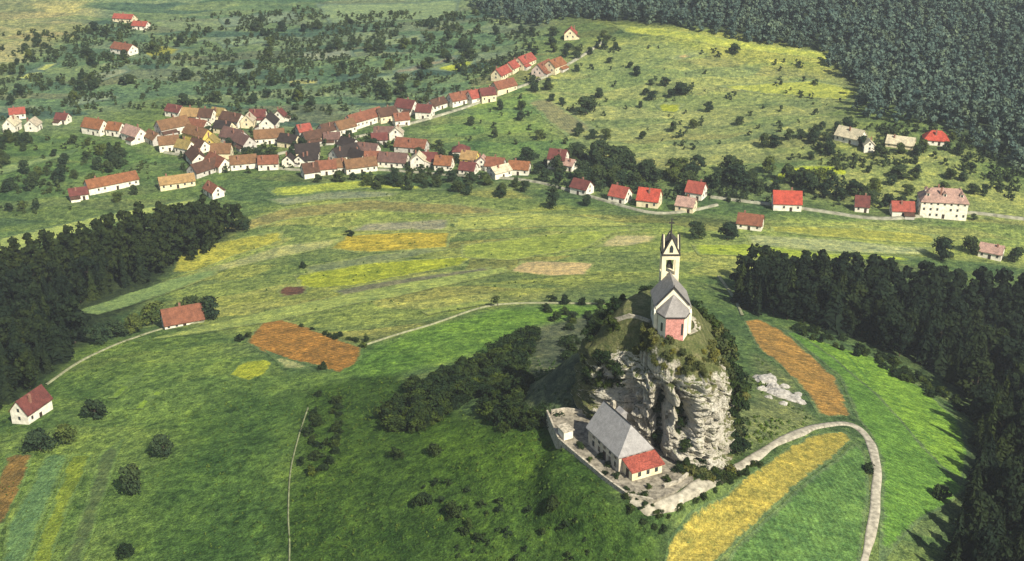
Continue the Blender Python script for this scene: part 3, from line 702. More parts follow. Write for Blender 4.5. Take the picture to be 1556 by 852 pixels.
# local frame: x from 0 (front) to IL (back); width from y=0 (left wall) to y=-IW
b = MB(); b.box(0, IL, -IW, 0, -3, IH)
gx = IL; b.mesh([(gx-.3, -IW+.02, IH-.1), (gx-.3, -.02, IH-.1), (gx-.3, -IW/2, IH+IR-.3), (gx, -IW+.02, IH-.1), (gx, -.02, IH-.1), (gx, -IW/2, IH+IR-.3)], [(0,1,2), (5,4,3), (0,2,5,3), (1,4,5,2)])
M_INNW = plain('inn_plaster', (.52, .46, .36), .3, .9, .9, .1)
b.build('wall', M_INNW, inn)
o_ = .55; ez = IH-.35
E = [(-o_, o_, ez), (-o_, -IW-o_, ez), (IL+.4, -IW-o_, ez), (IL+.4, o_, ez)]; r0 = (2.1, -IW/2, IH+IR); r1 = (IL+.4, -IW/2, IH+IR)
b = MB(); b.poly([E[0], r0, E[1]][::-1]); b.poly([E[1], r0, r1, E[2]]); b.poly([E[3], r1, r0, E[0]])
D = [(x, y, z-.25) for x, y, z in E]
for i in range(4): b.poly([D[i], D[(i+1) % 4], E[(i+1) % 4], E[i]])
b.poly([(x, y, z-.02) for x, y, z in D][::-1]); b.poly([E[2], r1, E[3]])
rf = b.build('roof', M_SLATE2, inn)
b = MB(); b.tube(r0, r1, .16, .16, 6); b.tube(r0, E[1], .13, .13, 5); b.build('ridge', M_DARKTRIM, rf)
b = MB(); b.box(IL-2.4, IL-1.6, -IW/2-1.6, -IW/2-.8, IH+3.2, IH+IR+.7); b.build('chimney', M_STONE, rf)
b = MB(); dx = IL-4.6
b.box(dx-1, dx+1, -IW/2-2.6, -IW/2-1.0, IH+2.0, IH+4.7, 0); b.prism_x([(-IW/2-2.8, IH+4.7), (-IW/2-.6, IH+4.7), (-IW/2-1.8, IH+5.7)], dx-1.2, dx+1.2, 0); b.build('dormer', M_SLATE2, rf)
for i, x in enumerate((1.5, 3.9, 6.3, 8.7, 11.3)):
    for z0, z1 in ((.9, 2.3), (3.0, 4.2)):
        if x == 6.3 and z0 < 1: continue
        b = MB(); b.box(x-.62, x+.62, .002, .06, z0-.1, z1+.12, 0); b.box(x-.48, x+.48, .06, .09, z0, z1, 1); b.build('window', [M_FRAME, M_PANE], inn)
b = MB(); b.box(5.7, 6.9, .002, .07, 0, 2.3); b.build('door', M_WOOD, inn)
for y in (-1.4, -3.1, -4.8, -6.6):
    b = MB(); b.box(-.06, -.002, y-.45, y+.45, 3.75, 4.45); b.build('window', M_PANE, inn)
# annexe under a red lean-to roof
b = MB(); b.mesh([(-4.0, -IW-.6, -3), (-4.0, -1.1, -3), (0, -1.1, -3), (0, -IW-.6, -3), (-4.0, -IW-.6, 2.3), (-4.0, -1.1, 2.3), (-.01, -1.1, 3.4), (-.01, -IW-.6, 3.4)], [(0,1,2,3), (0,4,5,1), (1,5,6,2), (3,7,4,0), (4,7,6,5), (2,6,7,3)]); an = b.build('annexe', WALL['cream'], inn)
b = MB(); P = [(-4.45, -IW-1.1, 2.25), (-4.45, -.7, 2.25), (-.02, -.7, 3.5), (-.02, -IW-1.1, 3.5)]
b.mesh(P+[(x, y, z+.22) for x, y, z in P], [(0,1,2,3), (4,7,6,5), (0,4,5,1), (1,5,6,2), (2,6,7,3), (3,7,4,0)]); b.build('annexe_roof', ROOF['red'], an)
for y in (-3.0, -5.2, -7.4):
    b = MB(); b.box(-4.06, -4.002, y-.4, y+.4, .7, 1.8); b.build('window', M_PANE, an)
b = MB(); b.box(-2.6, -1.4, -1.098, -1.04, 0, 2.1); b.build('door', M_WOOD, an)
# low kiosk on the terrace
ki = empty('kiosk', (12.6, 251.2, TZ), ang); tag(ki, 'small flat-roofed pale kiosk at the left corner of the inn terrace', 'kiosk')
b = MB(); b.box(-1.5, 1.5, -1.2, 1.2, -1, 2.2); b.build('wall', WALL['white'], ki)
b = MB(); b.box(-1.8, 1.8, -1.5, 1.5, 2.203, 2.45); b.build('roof', M_STONE, ki)
b = MB(); b.box(-.45, .45, -1.25, -1.202, 0, 1.9); b.build('door', M_WOOD, ki)
# pale boulders on the slope right of the rock
def boulder(n, c, rad, label):
    import itertools
    u = np.linspace(0, 2*math.pi, 48, endpoint=False); v = np.linspace(0, math.pi, 26)
    U, Vv = np.meshgrid(u, v); d = np.stack([np.cos(U)*np.sin(Vv), np.sin(U)*np.sin(Vv), np.cos(Vv)], -1)
    r = 1+.35*fbm(d[..., 0]*1.7+n, d[..., 1]*1.7, d[..., 2]*1.7, 4)+.15*np.abs(vnoise(d[..., 0]*5+n, d[..., 1]*5, d[..., 2]*5))
    P = d*r[..., None]*np.array(rad); I = np.arange(48*26).reshape(26, 48); J = np.roll(I, -1, 1)
    F = np.stack([I[1:].ravel(), J[1:].ravel(), J[:-1].ravel(), I[:-1].ravel()], 1)
    o = link('boulder', np_mesh('boulder', P.reshape(-1, 3), F, M_BOULD)); o.location = c
    return tag(o, label, 'boulder')
M_BOULD = plain('pale_rock', (.36, .34, .30), .4, .8, .9, .6)
for i, (u, v, rad, lb) in enumerate([(1163,580,(3.2,3.4,1.5),'large pale boulder nearest the rock on the grass slope beside the orange strip'),(1183,600,(3.6,3.0,1.2),'broad flat pale boulder in the middle of the slope beside the orange strip'),(1203,607,(2.6,2.2,.9),'small pale boulder right-hand end of the rocks beside the orange strip'),(1175,592,(2.0,2.2,1.6),'humped pale boulder squeezed between two larger rocks by the orange strip')]):
    boulder(i*7.1, tuple(G1(u, v)+np.array((0, 0, .1))), rad, lb)

for i, (u, v, r1, lb) in enumerate(((1150,574,1.1,'small broken stone at the upper left end of the rubble'),(1157,592,1.3,'grey broken stone below the largest boulder'),(1192,588,1.2,'grey broken stone above the broad flat boulder'),(1212,600,1.0,'small stone above the right end of the rubble'),(1216,612,1.3,'grey stone at the lower right tip of the rubble'),(1168,604,.9,'small stone on the grass below the humped boulder'),(1190,614,1.0,'small stone on the grass below the broad flat boulder'))):
    boulder(40+i*5.3, tuple(G1(u, v)), (r1*1.2, r1, r1*.7), lb)
# ------------------------------------------------------------------ houses
WIN = MB(); WIN.box(-.55, .55, -.05, .0, 0, 1.35, 0); WIN.box(-.40, .40, -.09, -.05, .12, 1.22, 1); WIN = WIN.data('window', [M_FRAME, M_PANE])
DOOR = MB(); DOOR.box(-.6, .6, -.06, .0, 0, 2.1, 0); DOOR = DOOR.data('door', M_WOOD)
HXY = []
def house(u, v, Lpx, W, hw, rise, slope, roof, wall, label, name='house', cat='house', hip=0, chim=1, floors=1, dormers=0, group=None):
    W *= .9; hw *= .85; rise *= .92; Lpx *= .97
    g = G1(u, v); dist = math.sqrt(g[0]**2+g[1]**2+(CAMZ-g[2])**2); dep = (CAMZ-g[2])/dist
    hd = math.atan2(math.sin(R(slope))/dep, math.cos(R(slope))); m = dist/FPX
    Lm = max(W*.85, Lpx*m/max(math.cos(hd), .5)) if abs(slope) < 35 else Lpx*m
    away = np.array(g[:2])/np.hypot(*g[:2]); half = abs(math.cos(hd))*W/2+abs(math.sin(hd))*Lm/2
    c = np.array(g[:2])+away*half; z = float(h(c[0], c[1])); z = min(z, g[2]+.4)
    HXY.append((c[0], c[1], max(Lm, W)*.5+1.6))
    t = empty(name, (c[0], c[1], z), hd); tag(t, label, cat, group)
    L2, W2 = Lm/2, W/2; b = MB(); hr = hw+rise
    if hip: b.box(-L2, L2, -W2, W2, -3, hw-.02)
    else: b.prism_x([(-W2, -3), (W2, -3), (W2, hw-.03), (0, hr-.06), (-W2, hw-.03)], -L2, L2)
    b.build('wall', WALL[wall], t)
    o = .45; sl = rise/W2; b = MB(); tk = .28
    if hip:
        hi = min(W2*hip, L2-.3); E = [(-L2-o, -W2-o, hw-o*.5), (L2+o, -W2-o, hw-o*.5), (L2+o, W2+o, hw-o*.5), (-L2-o, W2+o, hw-o*.5)]
        r0, r1 = (-L2+hi, 0, hr), (L2-hi, 0, hr)
        b.poly([E[0], E[1], r1, r0]); b.poly([E[2], E[3], r0, r1]); b.poly([E[1], E[2], r1]); b.poly([E[3], E[0], r0])
        D = [(x, y, zz-tk) for x, y, zz in E]
        for i in range(4): b.poly([D[i], D[(i+1) % 4], E[(i+1) % 4], E[i]])
        b.poly(D[::-1])
    else:
        y0 = W2+o; z0 = hw-o*sl
        b.prism_x([(-y0, z0), (0, hr), (y0, z0), (y0, z0+tk), (0, hr+tk), (-y0, z0+tk)][::-1], -L2-.35, L2+.35)
    rf = b.build('roof', ROOF[roof], t)
    rr = random.Random(int(u*31+v*17))
    for i in range(chim):
        b = MB(); x = rr.uniform(-.3, .3)*Lm if not hip else rr.uniform(-.15, .15)*Lm; y = rr.uniform(.1, .3)*W*rr.choice((-1, 1)); zr = hr-abs(y)*sl
        b.box(x-.38, x+.38, y-.3, y+.3, zr-.4, hr+.9); b.build('chimney', M_CHIM, rf)
    for i in range(dormers):
        x = (i-(dormers-1)/2)*Lm*.72/max(dormers-1, 1)
        for sg in (-1, 1):
            b = MB(); yy = sg*W2*.62; zz = hr-abs(yy)*sl
            y_in = sg*W2*.15; b.box(x-.75, x+.75, min(yy, y_in), max(yy, y_in), zz-.3, zz+1.35, 0)
            b.mesh([(x-1, yy-sg*-.2, zz+1.35), (x+1, yy-sg*-.2, zz+1.35), (x, yy-sg*-.2, zz+2.2), (x-1, y_in, zz+1.35), (x+1, y_in, zz+1.35), (x, y_in, zz+2.2)], [(0,1,2), (5,4,3), (0,2,5,3), (1,4,5,2), (0,3,4,1)], 1)
            yo = yy+sg*.01; b.box(x-.45, x+.45, min(yo, yo+sg*.04), max(yo, yo+sg*.04), zz+.1, zz+1.1, 2)
            b.build('dormer', [WALL[wall], ROOF[roof], M_PANE], rf)
    if name == 'house' and not hip and rr.random() < .45:      # lean-to or porch
        b = MB(); w_ = rr.uniform(.35, .6)*Lm/2; x = rr.choice((-1, 1))*(L2-w_-.3); sg = rr.choice((-1, 1)); dpt = rr.uniform(1.8, 2.8); y0, y1 = sorted((sg*(W2-.01), sg*(W2+dpt)))
        hi_, lo_ = hw*.72, hw*.5
        zs = {sg*(W2-.01): hi_, sg*(W2+dpt): lo_}
        P = [(x-w_, y0, -3), (x+w_, y0, -3), (x+w_, y1, -3), (x-w_, y1, -3), (x-w_, y0, zs[y0]), (x+w_, y0, zs[y0]), (x+w_, y1, zs[y1]), (x-w_, y1, zs[y1])]
        b.mesh(P, [(3,2,1,0), (4,5,6,7), (0,1,5,4), (1,2,6,5), (2,3,7,6), (3,0,4,7)], 0)
        ye = sg*(W2+dpt+.3); ze = lo_-.12*(hi_-lo_); ya, yb, za, zb_ = (y0, ye, hi_, ze) if sg > 0 else (ye, y1, ze, hi_)
        P = [(x-w_-.3, ya, za+.03), (x+w_+.3, ya, za+.03), (x+w_+.3, yb, zb_+.03), (x-w_-.3, yb, zb_+.03)]
        b.mesh(P+[(a_, c_, d_+.2) for a_, c_, d_ in P], [(3,2,1,0), (4,5,6,7), (0,1,5,4), (1,2,6,5), (2,3,7,6), (3,0,4,7)], 1)
        b.build('lean_to', [WALL[rr.choice(('grey', wall))], ROOF[rr.choice(('dbrown', roof))]], t)
    nw = max(2, min(9, int(Lm/2.9))); fh = hw/floors
    for sg in (-1, 1):
        for fl in range(floors):
            for i in range(nw):
                x = -L2+(i+.5)*Lm/nw
                if fl == 0 and i == nw//2:
                    d = link('door', DOOR, t); d.location = (x, sg*W2, .02); d.rotation_euler = (0, 0, 0 if sg < 0 else math.pi)
                    if z+.0 < g[2]-5: pass
                    continue
                if rr.random() < .18: continue
                q = link('window', WIN, t); q.location = (x, sg*W2, fl*fh+fh*.38); q.rotation_euler = (0, 0, 0 if sg < 0 else math.pi)
        for fl in range(floors+ (0 if hip else 1)):
            if fl == floors and rise < 2.2: continue
            for y in ((-W*.22, W*.22) if (W > 8 and fl < floors) else (0,)):
                q = link('window', WIN, t); q.location = (sg*L2, y, fl*fh+fh*.38 if fl < floors else hw+.1); q.rotation_euler = (0, 0, math.pi/2 if sg > 0 else -math.pi/2)
    return t
HS = [
 # far left cluster
 (28,182,20,7,4,3,6,'red','white','small white house with red roof, rearmost of the huddle at the left edge'),
 (20,201,22,8,5,4,75,'pale','white','pale house with broad white gable, left in the huddle at the left edge'),
 (52,200,18,8,4.5,3.4,70,'gable','white','pale house with rounded white gable, right in the huddle at the left edge'),
 (97,189,18,7,3.6,3,-4,'dred','white','little white house with dark red roof alone between the left huddle and village'),
 (147,207,32,9,5,4.5,-8,'orange','white','white house with orange-red roof at the left end of the village row'),
 (178,208,22,8,4.5,3.6,-6,'orange','white','white house with orange roof, second from the left end of the village row'),
 (206,219,28,9,5,4.2,-14,'pink','white','white house with faded pinkish roof, third in the row at village left end'),
 (236,222,20,8,4,3.4,-20,'brown','grey','small grey house with brown roof beside the faded pink roof'),
 (258,231,28,9,5,3.8,6,'brown','white','white house with brown roof on the lower left corner of the village core'),
 (283,236,22,8,4.5,3.6,-10,'ochre','white','white house with yellowish-brown roof below the yellow farmhouse'),
 (264,210,36,10,5.5,4.5,14,'brown','white','big white farmhouse with broad brown roof, upper left of the village core'),
 (268,179,24,8,4,3.4,-8,'dred','white','white house with dark red roof at the top left corner of the village'),
 (292,187,26,9,4.5,4,-4,'tan','white','white house with tan roof in the top row of the village'),
 (315,188,24,9,4.5,4,-4,'dbrown','white','white house with dark brown roof joined to the tan-roofed house in the top row'),
 (334,184,20,8,4,3.6,-6,'ochre','cream','cream house with mossy yellow roof in the middle of the top row'),
 (355,195,32,9,4.5,4,-9,'dbrown','white','long white house with very dark roof at the right of the top row'),
 (378,195,18,8,5,3.8,72,'gable','cream','cream gable-fronted house between the very dark roof and the big white gable'),
 (393,185,24,8,4,3.4,0,'dred','white','white house with dark red roof behind the big white gable'),
 (410,201,30,10,5.5,4.6,78,'black','white','house with the biggest white gable in the village, top right of the core'),
 (426,186,16,7,4.5,3.4,60,'dred','white','small white gabled house with dark red roof right of the big white gable'),
 (303,201,30,7,3.6,3,-9,'redbrown','white','low white house with narrow red-brown roof under the top row'),
 (342,205,26,8,4,3.4,-7,'black','cream','cream house with black roof in the centre of the upper village'),
 (303,221,38,9,5.5,4,-13,'brown','yellow','bright yellow farmhouse with brown roof in the village core'),
 (323,229,18,8,5,4,68,'ochre','yellow','bright yellow gable-fronted house right of the yellow farmhouse'),
 (357,222,32,10,4.5,4.8,-12,'purple','grey','grey house with wide purple-brown roof in the village core'),
 (372,230,24,9,4.5,4.4,-20,'purple','grey','grey house with purple-brown roof below the wide purple-brown one'),
 (410,220,44,9,4.5,4,4,'brown','white','long white barn with brown roof right of the purple-brown roofs'),
 (338,242,30,9,4.5,4.2,0,'brown','cream','cream house with square brown roof in the lower village core'),
 (304,234,22,8,4,3.8,-14,'dbrown','white','white house with dark brown roof below the yellow farmhouse gable'),
 (300,253,22,9,4,3.8,-32,'dbrown','white','white house with dark roof turned end-on at the lower left of the village'),
 (312,271,30,9,3.6,4,22,'dbrown','grey','low grey house with dark brown roof on the lower left village rim'),
 (333,263,30,9,4,4.2,-20,'redbrown','white','white house with wide red-brown roof on the lower village rim'),
 (371,259,38,8,4.2,3.6,5,'brown','white','long white house with tan-brown roof in the lower village row'),
 (409,259,30,8,4.2,3.6,2,'redbrown','white','white house with reddish roof right of the long tan-brown one'),
 (270,290,48,8,3.6,3,8,'tan','cream','low cream barn with long tan roof among trees below the village'),
 (326,303,20,7,3.6,3.4,-24,'redbrown','white','lone white cottage with red-brown roof on the meadow below the village'),
 (172,296,62,9,4.2,3.4,13,'orange','white','very long white farm building with orange roof left below the village','barn'),
 (121,306,24,7,3.6,2.8,8,'dred','white','small white annexe house with dark red roof at the long farm building'),
 (441,226,28,9,4,3.6,-8,'black','cream','cream house with black-brown roof at the right side of the village core'),
 (440,254,15,7,4,3,70,'black','white','small white gabled house with black roof, left one of a pair in the lower village'),
 (457,254,15,7,4,3,70,'black','white','small white gabled house with black roof, right one of a pair in the lower village'),
 # middle village and the street climbing to the right
 (462,209,18,8,4,3.4,10,'red','grey','grey house with dull red roof at the foot of the climbing street'),
 (480,221,34,8,4.2,3.6,12,'dbrown','cream','cream house with long dark roof at the foot of the climbing street'),
 (503,210,28,8,4.6,3.6,14,'dbrown','white','white house with dark brown roof, second along the climbing street'),
 (524,207,24,8,4.6,4,16,'brown','white','white house with brown roof joined to the longest farmhouse of the climbing street'),
 (554,198,44,9,5,4,18,'redbrown','white','longest white farmhouse with red-brown roof on the climbing street'),
 (588,188,26,9,5,4,10,'dbrown','cream','cream house with dark roof above the longest farmhouse on the street'),
 (618,176,28,9,5,4.2,-8,'dred','white','white house with dark red roof and bright left gable on the climbing street'),
 (610,193,22,8,4.5,3.4,6,'redbrown','white','white house with small brownish roof below the climbing street'),
 (646,182,24,9,5.2,3.6,-4,'dred','white','tall white house with dark red roof halfway up the climbing street'),
 (664,170,20,7,4,3.2,18,'dbrown','white','small white house with dark roof behind the tall one halfway up the street'),
 (700,163,34,8,4,4,12,'redbrown','white','white house with wide red-brown roof in the upper street row'),
 (724,159,24,8,4.2,4,12,'red','white','white house with red roof in the middle of the upper street row'),
 (740,157,22,9,5.4,3.6,6,'dred','cream','cream house with dark red roof standing tall in the upper street row'),
 (765,146,30,8,4.6,4,14,'redbrown','cream','cream house with red-brown roof at the right end of the upper street row'),
 (505,219,24,8,3.4,3,2,'purple','grey','low grey house with purplish roof between street and lower village'),
 (584,212,30,8,4,3.4,0,'purple','white','white house with purple-brown roof below the longest farmhouse'),
 (603,214,14,8,5,3.4,72,'gable','white','bright white narrow gabled house beside the purple-brown roof'),
 (577,221,24,8,3.6,3,3,'dred','grey','grey house with dull dark red roof in front of the white narrow gable'),
 (468,241,36,9,4,3.8,4,'black','cream','cream house with wide black roof in the middle village'),
 (531,232,24,9,4,3.6,-12,'black','white','white house with black gabled roof in the middle village'),
 (560,240,32,8,4.2,3.6,-6,'purple','white','white house with long purplish roof in the middle village'),
 (525,249,32,9,4.2,4.4,18,'black','white','white house with the blackest big roof in the middle village'),
 (545,251,24,8,4,3.6,-16,'black','white','white house with black roof right beside the blackest big roof'),
 (626,234,48,9,3.8,4,-5,'redbrown','grey','grey barn with long reddish-brown roof on the right of the middle village','barn'),
 (474,252,22,8,4,3.4,0,'black','white','white house with black roof left of the blackest big roof'),
 (472,272,22,9,4,4,8,'dbrown','white','white house with square dark brown roof at the lower rim, left of the front row'),
 (496,267,30,8,4.2,3.6,4,'redbrown','white','white house with red-brown roof, first of the long front row'),
 (517,263,16,8,4,3.6,2,'brown','white','small white house with brown roof, second of the long front row'),
 (548,265,46,8,4.2,3.8,7,'brown','white','long white house with warm brown roof in the front row'),
 (567,252,24,9,4,3.8,0,'redbrown','grey','grey house with dull red-brown roof behind the front row'),
 (599,256,44,9,4,4,-4,'purple','white','big white house with wide wine-brown roof in the front row'),
 (636,258,20,8,6,3.4,76,'pale','white','narrow tall white gabled house with pale roof in the front row'),
 (653,254,24,8,4,4,-2,'dred','white','white house with dark red roof right of the narrow tall gable'),
 (675,260,26,8,4,4,-4,'orange','white','white house with orange-brown roof in the right half of the front row'),
 (701,240,26,8,4.6,3,0,'dred','white','white cube-like house with dark red hipped roof standing behind the front row','house',1),
 (714,252,24,8,4,3.8,-6,'tan','yellow','yellowish house with tan roof in the right half of the front row'),
 (733,259,16,8,4.4,3.6,64,'pink','white','white gabled house with pinkish roof near the right end of the front row'),
 (712,267,24,8,3.4,3.2,-6,'dred','white','low white house with dark red roof in front of the yellowish house'),
 (753,262,28,8,3.8,3.8,-5,'redbrown','grey','grey house with rusty brown roof near the right end of the front row'),
 (759,273,26,8,4,2.6,14,'pale','white','white house with pale roof below the rusty brown one at the row end'),
 (789,267,32,8,4,3.4,-4,'orange','white','white house with orange-brown roof at the far right end of the front row'),
 # up the hill
 (764,124,22,8,4,4,26,'red','cream','cream house with red roof, lowest of three in the upper hillside row'),
 (782,113,20,8,4,3.8,24,'red','cream','red-roofed house, middle of three in the upper hillside row'),
 (797,107,20,9,4.6,4,22,'red','cream','cream house with bright red roof, highest of three in the upper hillside row'),
 (825,117,20,9,4,4.2,26,'redbrown','pinkw','pinkish house with red-brown roof left of the pale gable on the hillside road'),
 (843,114,18,10,5.4,4,20,'orange','cream','cream house with broad pale front and orange roof beside the hillside road'),
 (867,61,16,9,4.4,4.2,62,'red','cream','lone cream gabled house with red roof near the wood at the hill top'),
 # right of the village
 (848,258,26,10,6.5,4.4,-6,'dred','white','large white house with dark red roof and gable among dark trees right of the village'),
 (866,261,14,7,3.8,2.6,-10,'pink','white','small white outbuilding beside the large white house among dark trees'),
 (884,298,24,8,4,3.6,-14,'dred','white','white house with dark red roof among trees, left of the three bright red roofs'),
 (942,310,24,9,4,4.2,-12,'red','white','white house with light red roof, leftmost of the bright red-roofed ones by the tower'),
 (986,317,32,10,4.4,4.8,-7,'bright','cream','cream house with large bright red roof just left above the chapel spire'),
 (1057,305,24,9,4.4,4.4,-10,'red','white','white gabled house with red roof right above the chapel spire'),
 (1042,324,26,8,4,3.4,-9,'pink','cream','cream house with faded pink roof half hidden by trees behind the chapel spire'),
 (1139,351,36,8,3.6,3.8,-7,'redbrown','white','long white house with dark red roof on the field right of the chapel tower'),
 (1194,321,42,10,4.6,5,-2,'bright','white','large white house with vivid red roof beside the road right of the chapel'),
 (1308,323,20,8,3.6,4.2,-4,'dred','white','small white house with crimson roof, middle of the roadside on the right'),
 (1369,330,32,8,3.6,3.6,-2,'red','white','low white house with red roof left of the three-storey villa'),
 (1504,396,28,8,3.6,2.8,-12,'pink','white','small white house with faded roof behind the right-hand wood'),
 (1291,223,30,9,4,4.4,-16,'pale','white','pale house with pale gabled roof at the foot of the right-hand wood'),
 (1319,232,14,6,4,2.8,75,'pale','white','tiny white gabled hut between two pale houses by the right-hand wood'),
 (1367,229,36,9,2.6,3.4,-8,'pale','cream','cream barn with broad pale roof by the right-hand wood','barn'),
 (1420,223,34,10,3.4,4.2,-4,'bright','white','white house with vivid red hipped roof at the edge of the right-hand wood','house',.8),
 (190,35,30,8,3.6,2.8,-3,'red','cream','cream house with red roof, upper one of two at the top left'),
 (215,46,22,8,3.6,2.8,-3,'red','white','white house with red roof, lower one of two at the top left'),
 (190,85,32,10,4.2,3.6,-8,'redbrown','white','white house with red-brown gabled roof alone in the upper left valley'),
]
for r_ in HS:
    kw = {}
    if len(r_) > 10: kw['name'] = r_[10]; kw['cat'] = r_[10]
    if len(r_) > 11: kw['hip'] = r_[11]
    house(*r_[:10], **kw)
house(1428, 334, 66, 13, 9.6, 5.2, -3, 'pink', 'white', 'big three-storey white villa with dormered pinkish roof beside the road at right', 'villa', 'villa', .75, 2, 3, 3)
house(279, 497, 54, 8.5, 2.9, 5.0, 11, 'redbrown', 'white', 'white cottage with rusty red roof by the track below the left wood', 'cottage', 'cottage')
house(52, 643, 52, 7.2, 5.0, 4.2, 52, 'dred', 'white', 'white gabled cottage with crimson roof at the lower left edge', 'cottage', 'cottage')

# ------------------------------------------------------------------ plants
def quads(C, N, sz, r_):
    """leaf quads at C with normals N and sizes sz"""
    n = len(C); a = r_.normal(size=(n, 3)); a -= (a*N).sum(1)[:, None]*N; a /= np.linalg.norm(a, axis=1)[:, None]+1e-9
    b = np.cross(N, a); s = sz[:, None]
    V = np.stack([C-a*s-b*s*.6, C+a*s-b*s*.6, C+a*s*.7+b*s*.8, C-a*s*.7+b*s*.8], 1).reshape(-1, 3)
    return V, np.arange(4*n).reshape(n, 4)
def crown_broad(seed, nl=15, leaves=80, H=1.0, w=.42, base=.22, sz=.05):
    """unit-height leafy crown: clumps of leaves with gaps"""
    r_ = np.random.default_rng(seed); Cs = []; Ns = []; Zs = []
    for i in range(nl):
        hh = base+(1-base)*(i+.5)/nl; f = math.sin(math.pi*min(1, .12+.84*(hh-base)/(1-base)))**.7
        a = r_.uniform(0, 6.283); d = w*f*r_.uniform(.2, .95); rad = w*r_.uniform(.32, .5)
        c = np.array([math.cos(a)*d, math.sin(a)*d, min(hh, 1-rad*.75)])
        k = r_.normal(size=(leaves, 3)); k /= np.linalg.norm(k, axis=1)[:, None]
        k[:, 2] = np.where(k[:, 2] < -.5, -k[:, 2], k[:, 2])
        rr = rad*np.clip(r_.normal(.95, .22, leaves), .4, 1.5)
        Cs.append(c+k*rr[:, None]*np.array([1, 1, .85])); q = k+r_.normal(size=(leaves, 3))*.5; Ns.append(q/np.linalg.norm(q, axis=1)[:, None]); Zs.append(sz*r_.uniform(.6, 1.4, leaves))
    return quads(np.concatenate(Cs), np.concatenate(Ns), np.concatenate(Zs), r_)
def crown_conifer(seed, w=.19, base=.12, lev=16):
    r_ = np.random.default_rng(seed); V = []; F = []
    for i in range(lev):
        f = i/(lev-1); z = base+(1-base)*f**.92; rad = w*(1-f)**.75*r_.uniform(.75, 1.15)+.015; nb = 9 if f < .6 else 6
        for j in range(nb):
            a = j*6.283/nb+r_.uniform(-.4, .4); L = rad*r_.uniform(.6, 1.2); dz = -L*r_.uniform(.25, .7); wd = L*.42
            c, s = math.cos(a), math.sin(a); n = len(V)
            V += [(0, 0, z+.035), (c*L*.55-s*wd, s*L*.55+c*wd, z+dz*.55+r_.uniform(-.01, .01)), (c*L, s*L, z+dz), (c*L*.55+s*wd, s*L*.55-c*wd, z+dz*.55+r_.uniform(-.01, .01))]
            F.append((n, n+1, n+2, n+3))
            n = len(V); tw = r_.uniform(-.4, .4)
            V += [(c*L*.3, s*L*.3, z+.05), (c*L*.75, s*L*.75, z+dz*.6+.035), (c*L*1.05, s*L*1.05, z+dz*1.25), (c*L*.5, s*L*.5, z+dz*.9-.04)]
            F.append((n, n+1, n+2, n+3))
    n = len(V)
    for k in range(8): V.append((math.cos(k*.785)*w*.5, math.sin(k*.785)*w*.5, base+.02))
    V.append((0, 0, .97))
    V = np.array(V, float); F = F+[(n+k, n+(k+1) % 8, n+8, n+8) for k in range(0)]
    T = [(n+k, n+(k+1) % 8, n+8) for k in range(8)]
    return V, F+T
def mesh_list(name, V, F, mat):
    me = bpy.data.meshes.new(name); me.from_pydata([tuple(p) for p in V], [], [tuple(map(int, f)) for f in F]); me.materials.append(mat); me.update(); return me
def trunk_mesh(hh, r, limbs, seed, mat):
    r_ = random.Random(seed); b = MB(); b.tube((0, 0, -.05), (0, 0, hh*.5), r, r*.75, 7); b.tube((0, 0, hh*.5), (0, 0, hh), r*.75, r*.3, 7)
    for i in range(limbs):
        a = r_.uniform(0, 6.28); z = hh*r_.uniform(.45, .85); L = r_.uniform(.15, .28)
        b.tube((0, 0, z), (math.cos(a)*L, math.sin(a)*L, z+L*.8), r*.45, r*.12, 5)
    return b.data('trunk', mat)
PROTO = {}
def add_proto(kind, crown, trunk): PROTO.setdefault(kind, []).append((crown, trunk))
for s in range(4):
    V, F = crown_conifer(s+1, .20+.02*s, .1+.04*(s % 2)); add_proto('conifer', mesh_list('crown', V, F, M_FOREST), trunk_mesh(.9, .014, 0, s, M_BARK))
for s in range(5):
    V, F = crown_broad(40+s, 20, 70, 1, .25, .18, .032); add_proto('forest', mesh_list('crown', V, F, M_FOREST), trunk_mesh(.7, .018, 4, s, M_BARK))
for s in range(6):
    V, F = crown_broad(60+s, 15, 90, 1, .40+.05*(s % 3), .16, .042); add_proto('tree', mesh_list('crown', V, F, M_LEAF), trunk_mesh(.6, .03, 5, s, M_BARK))
for s in range(5):
    V, F = crown_broad(80+s, 12, 80, 1, .72, -.1, .075); add_proto('shrub', mesh_list('foliage', V, F, M_SHRUB), None)
    V, F = crown_broad(95+s, 12, 80, 1, .72, -.1, .075); add_proto('rockshrub', mesh_list('foliage', V, F, M_ROCKSHRUB), None)
CNT = {}
def plant(kind, p, hgt, name, label, cat, group=None, wide=1.0, tilt=0):
    CNT[kind] = CNT.get(kind, 0)+1
    cr, tr = PROTO[kind][CNT[kind] % len(PROTO[kind])]
    rz = random.uniform(0, 6.28); sc = (hgt*wide, hgt*wide, hgt)
    k_ = random.uniform(.82, 1.2); sc = (sc[0]*k_, sc[1]/k_, sc[2])
    if tr is None:
        o = link(name, cr); o.location = p; o.rotation_euler = (0, 0, rz); o.scale = sc
    else:
        o = bpy.data.objects.new(name, None); COL.objects.link(o); o.location = p; o.rotation_euler = (tilt, 0, rz); o.scale = sc; o.empty_display_size = .1
        link('trunk', tr, o); link('crown', cr, o)
    return tag(o, label, cat, group)
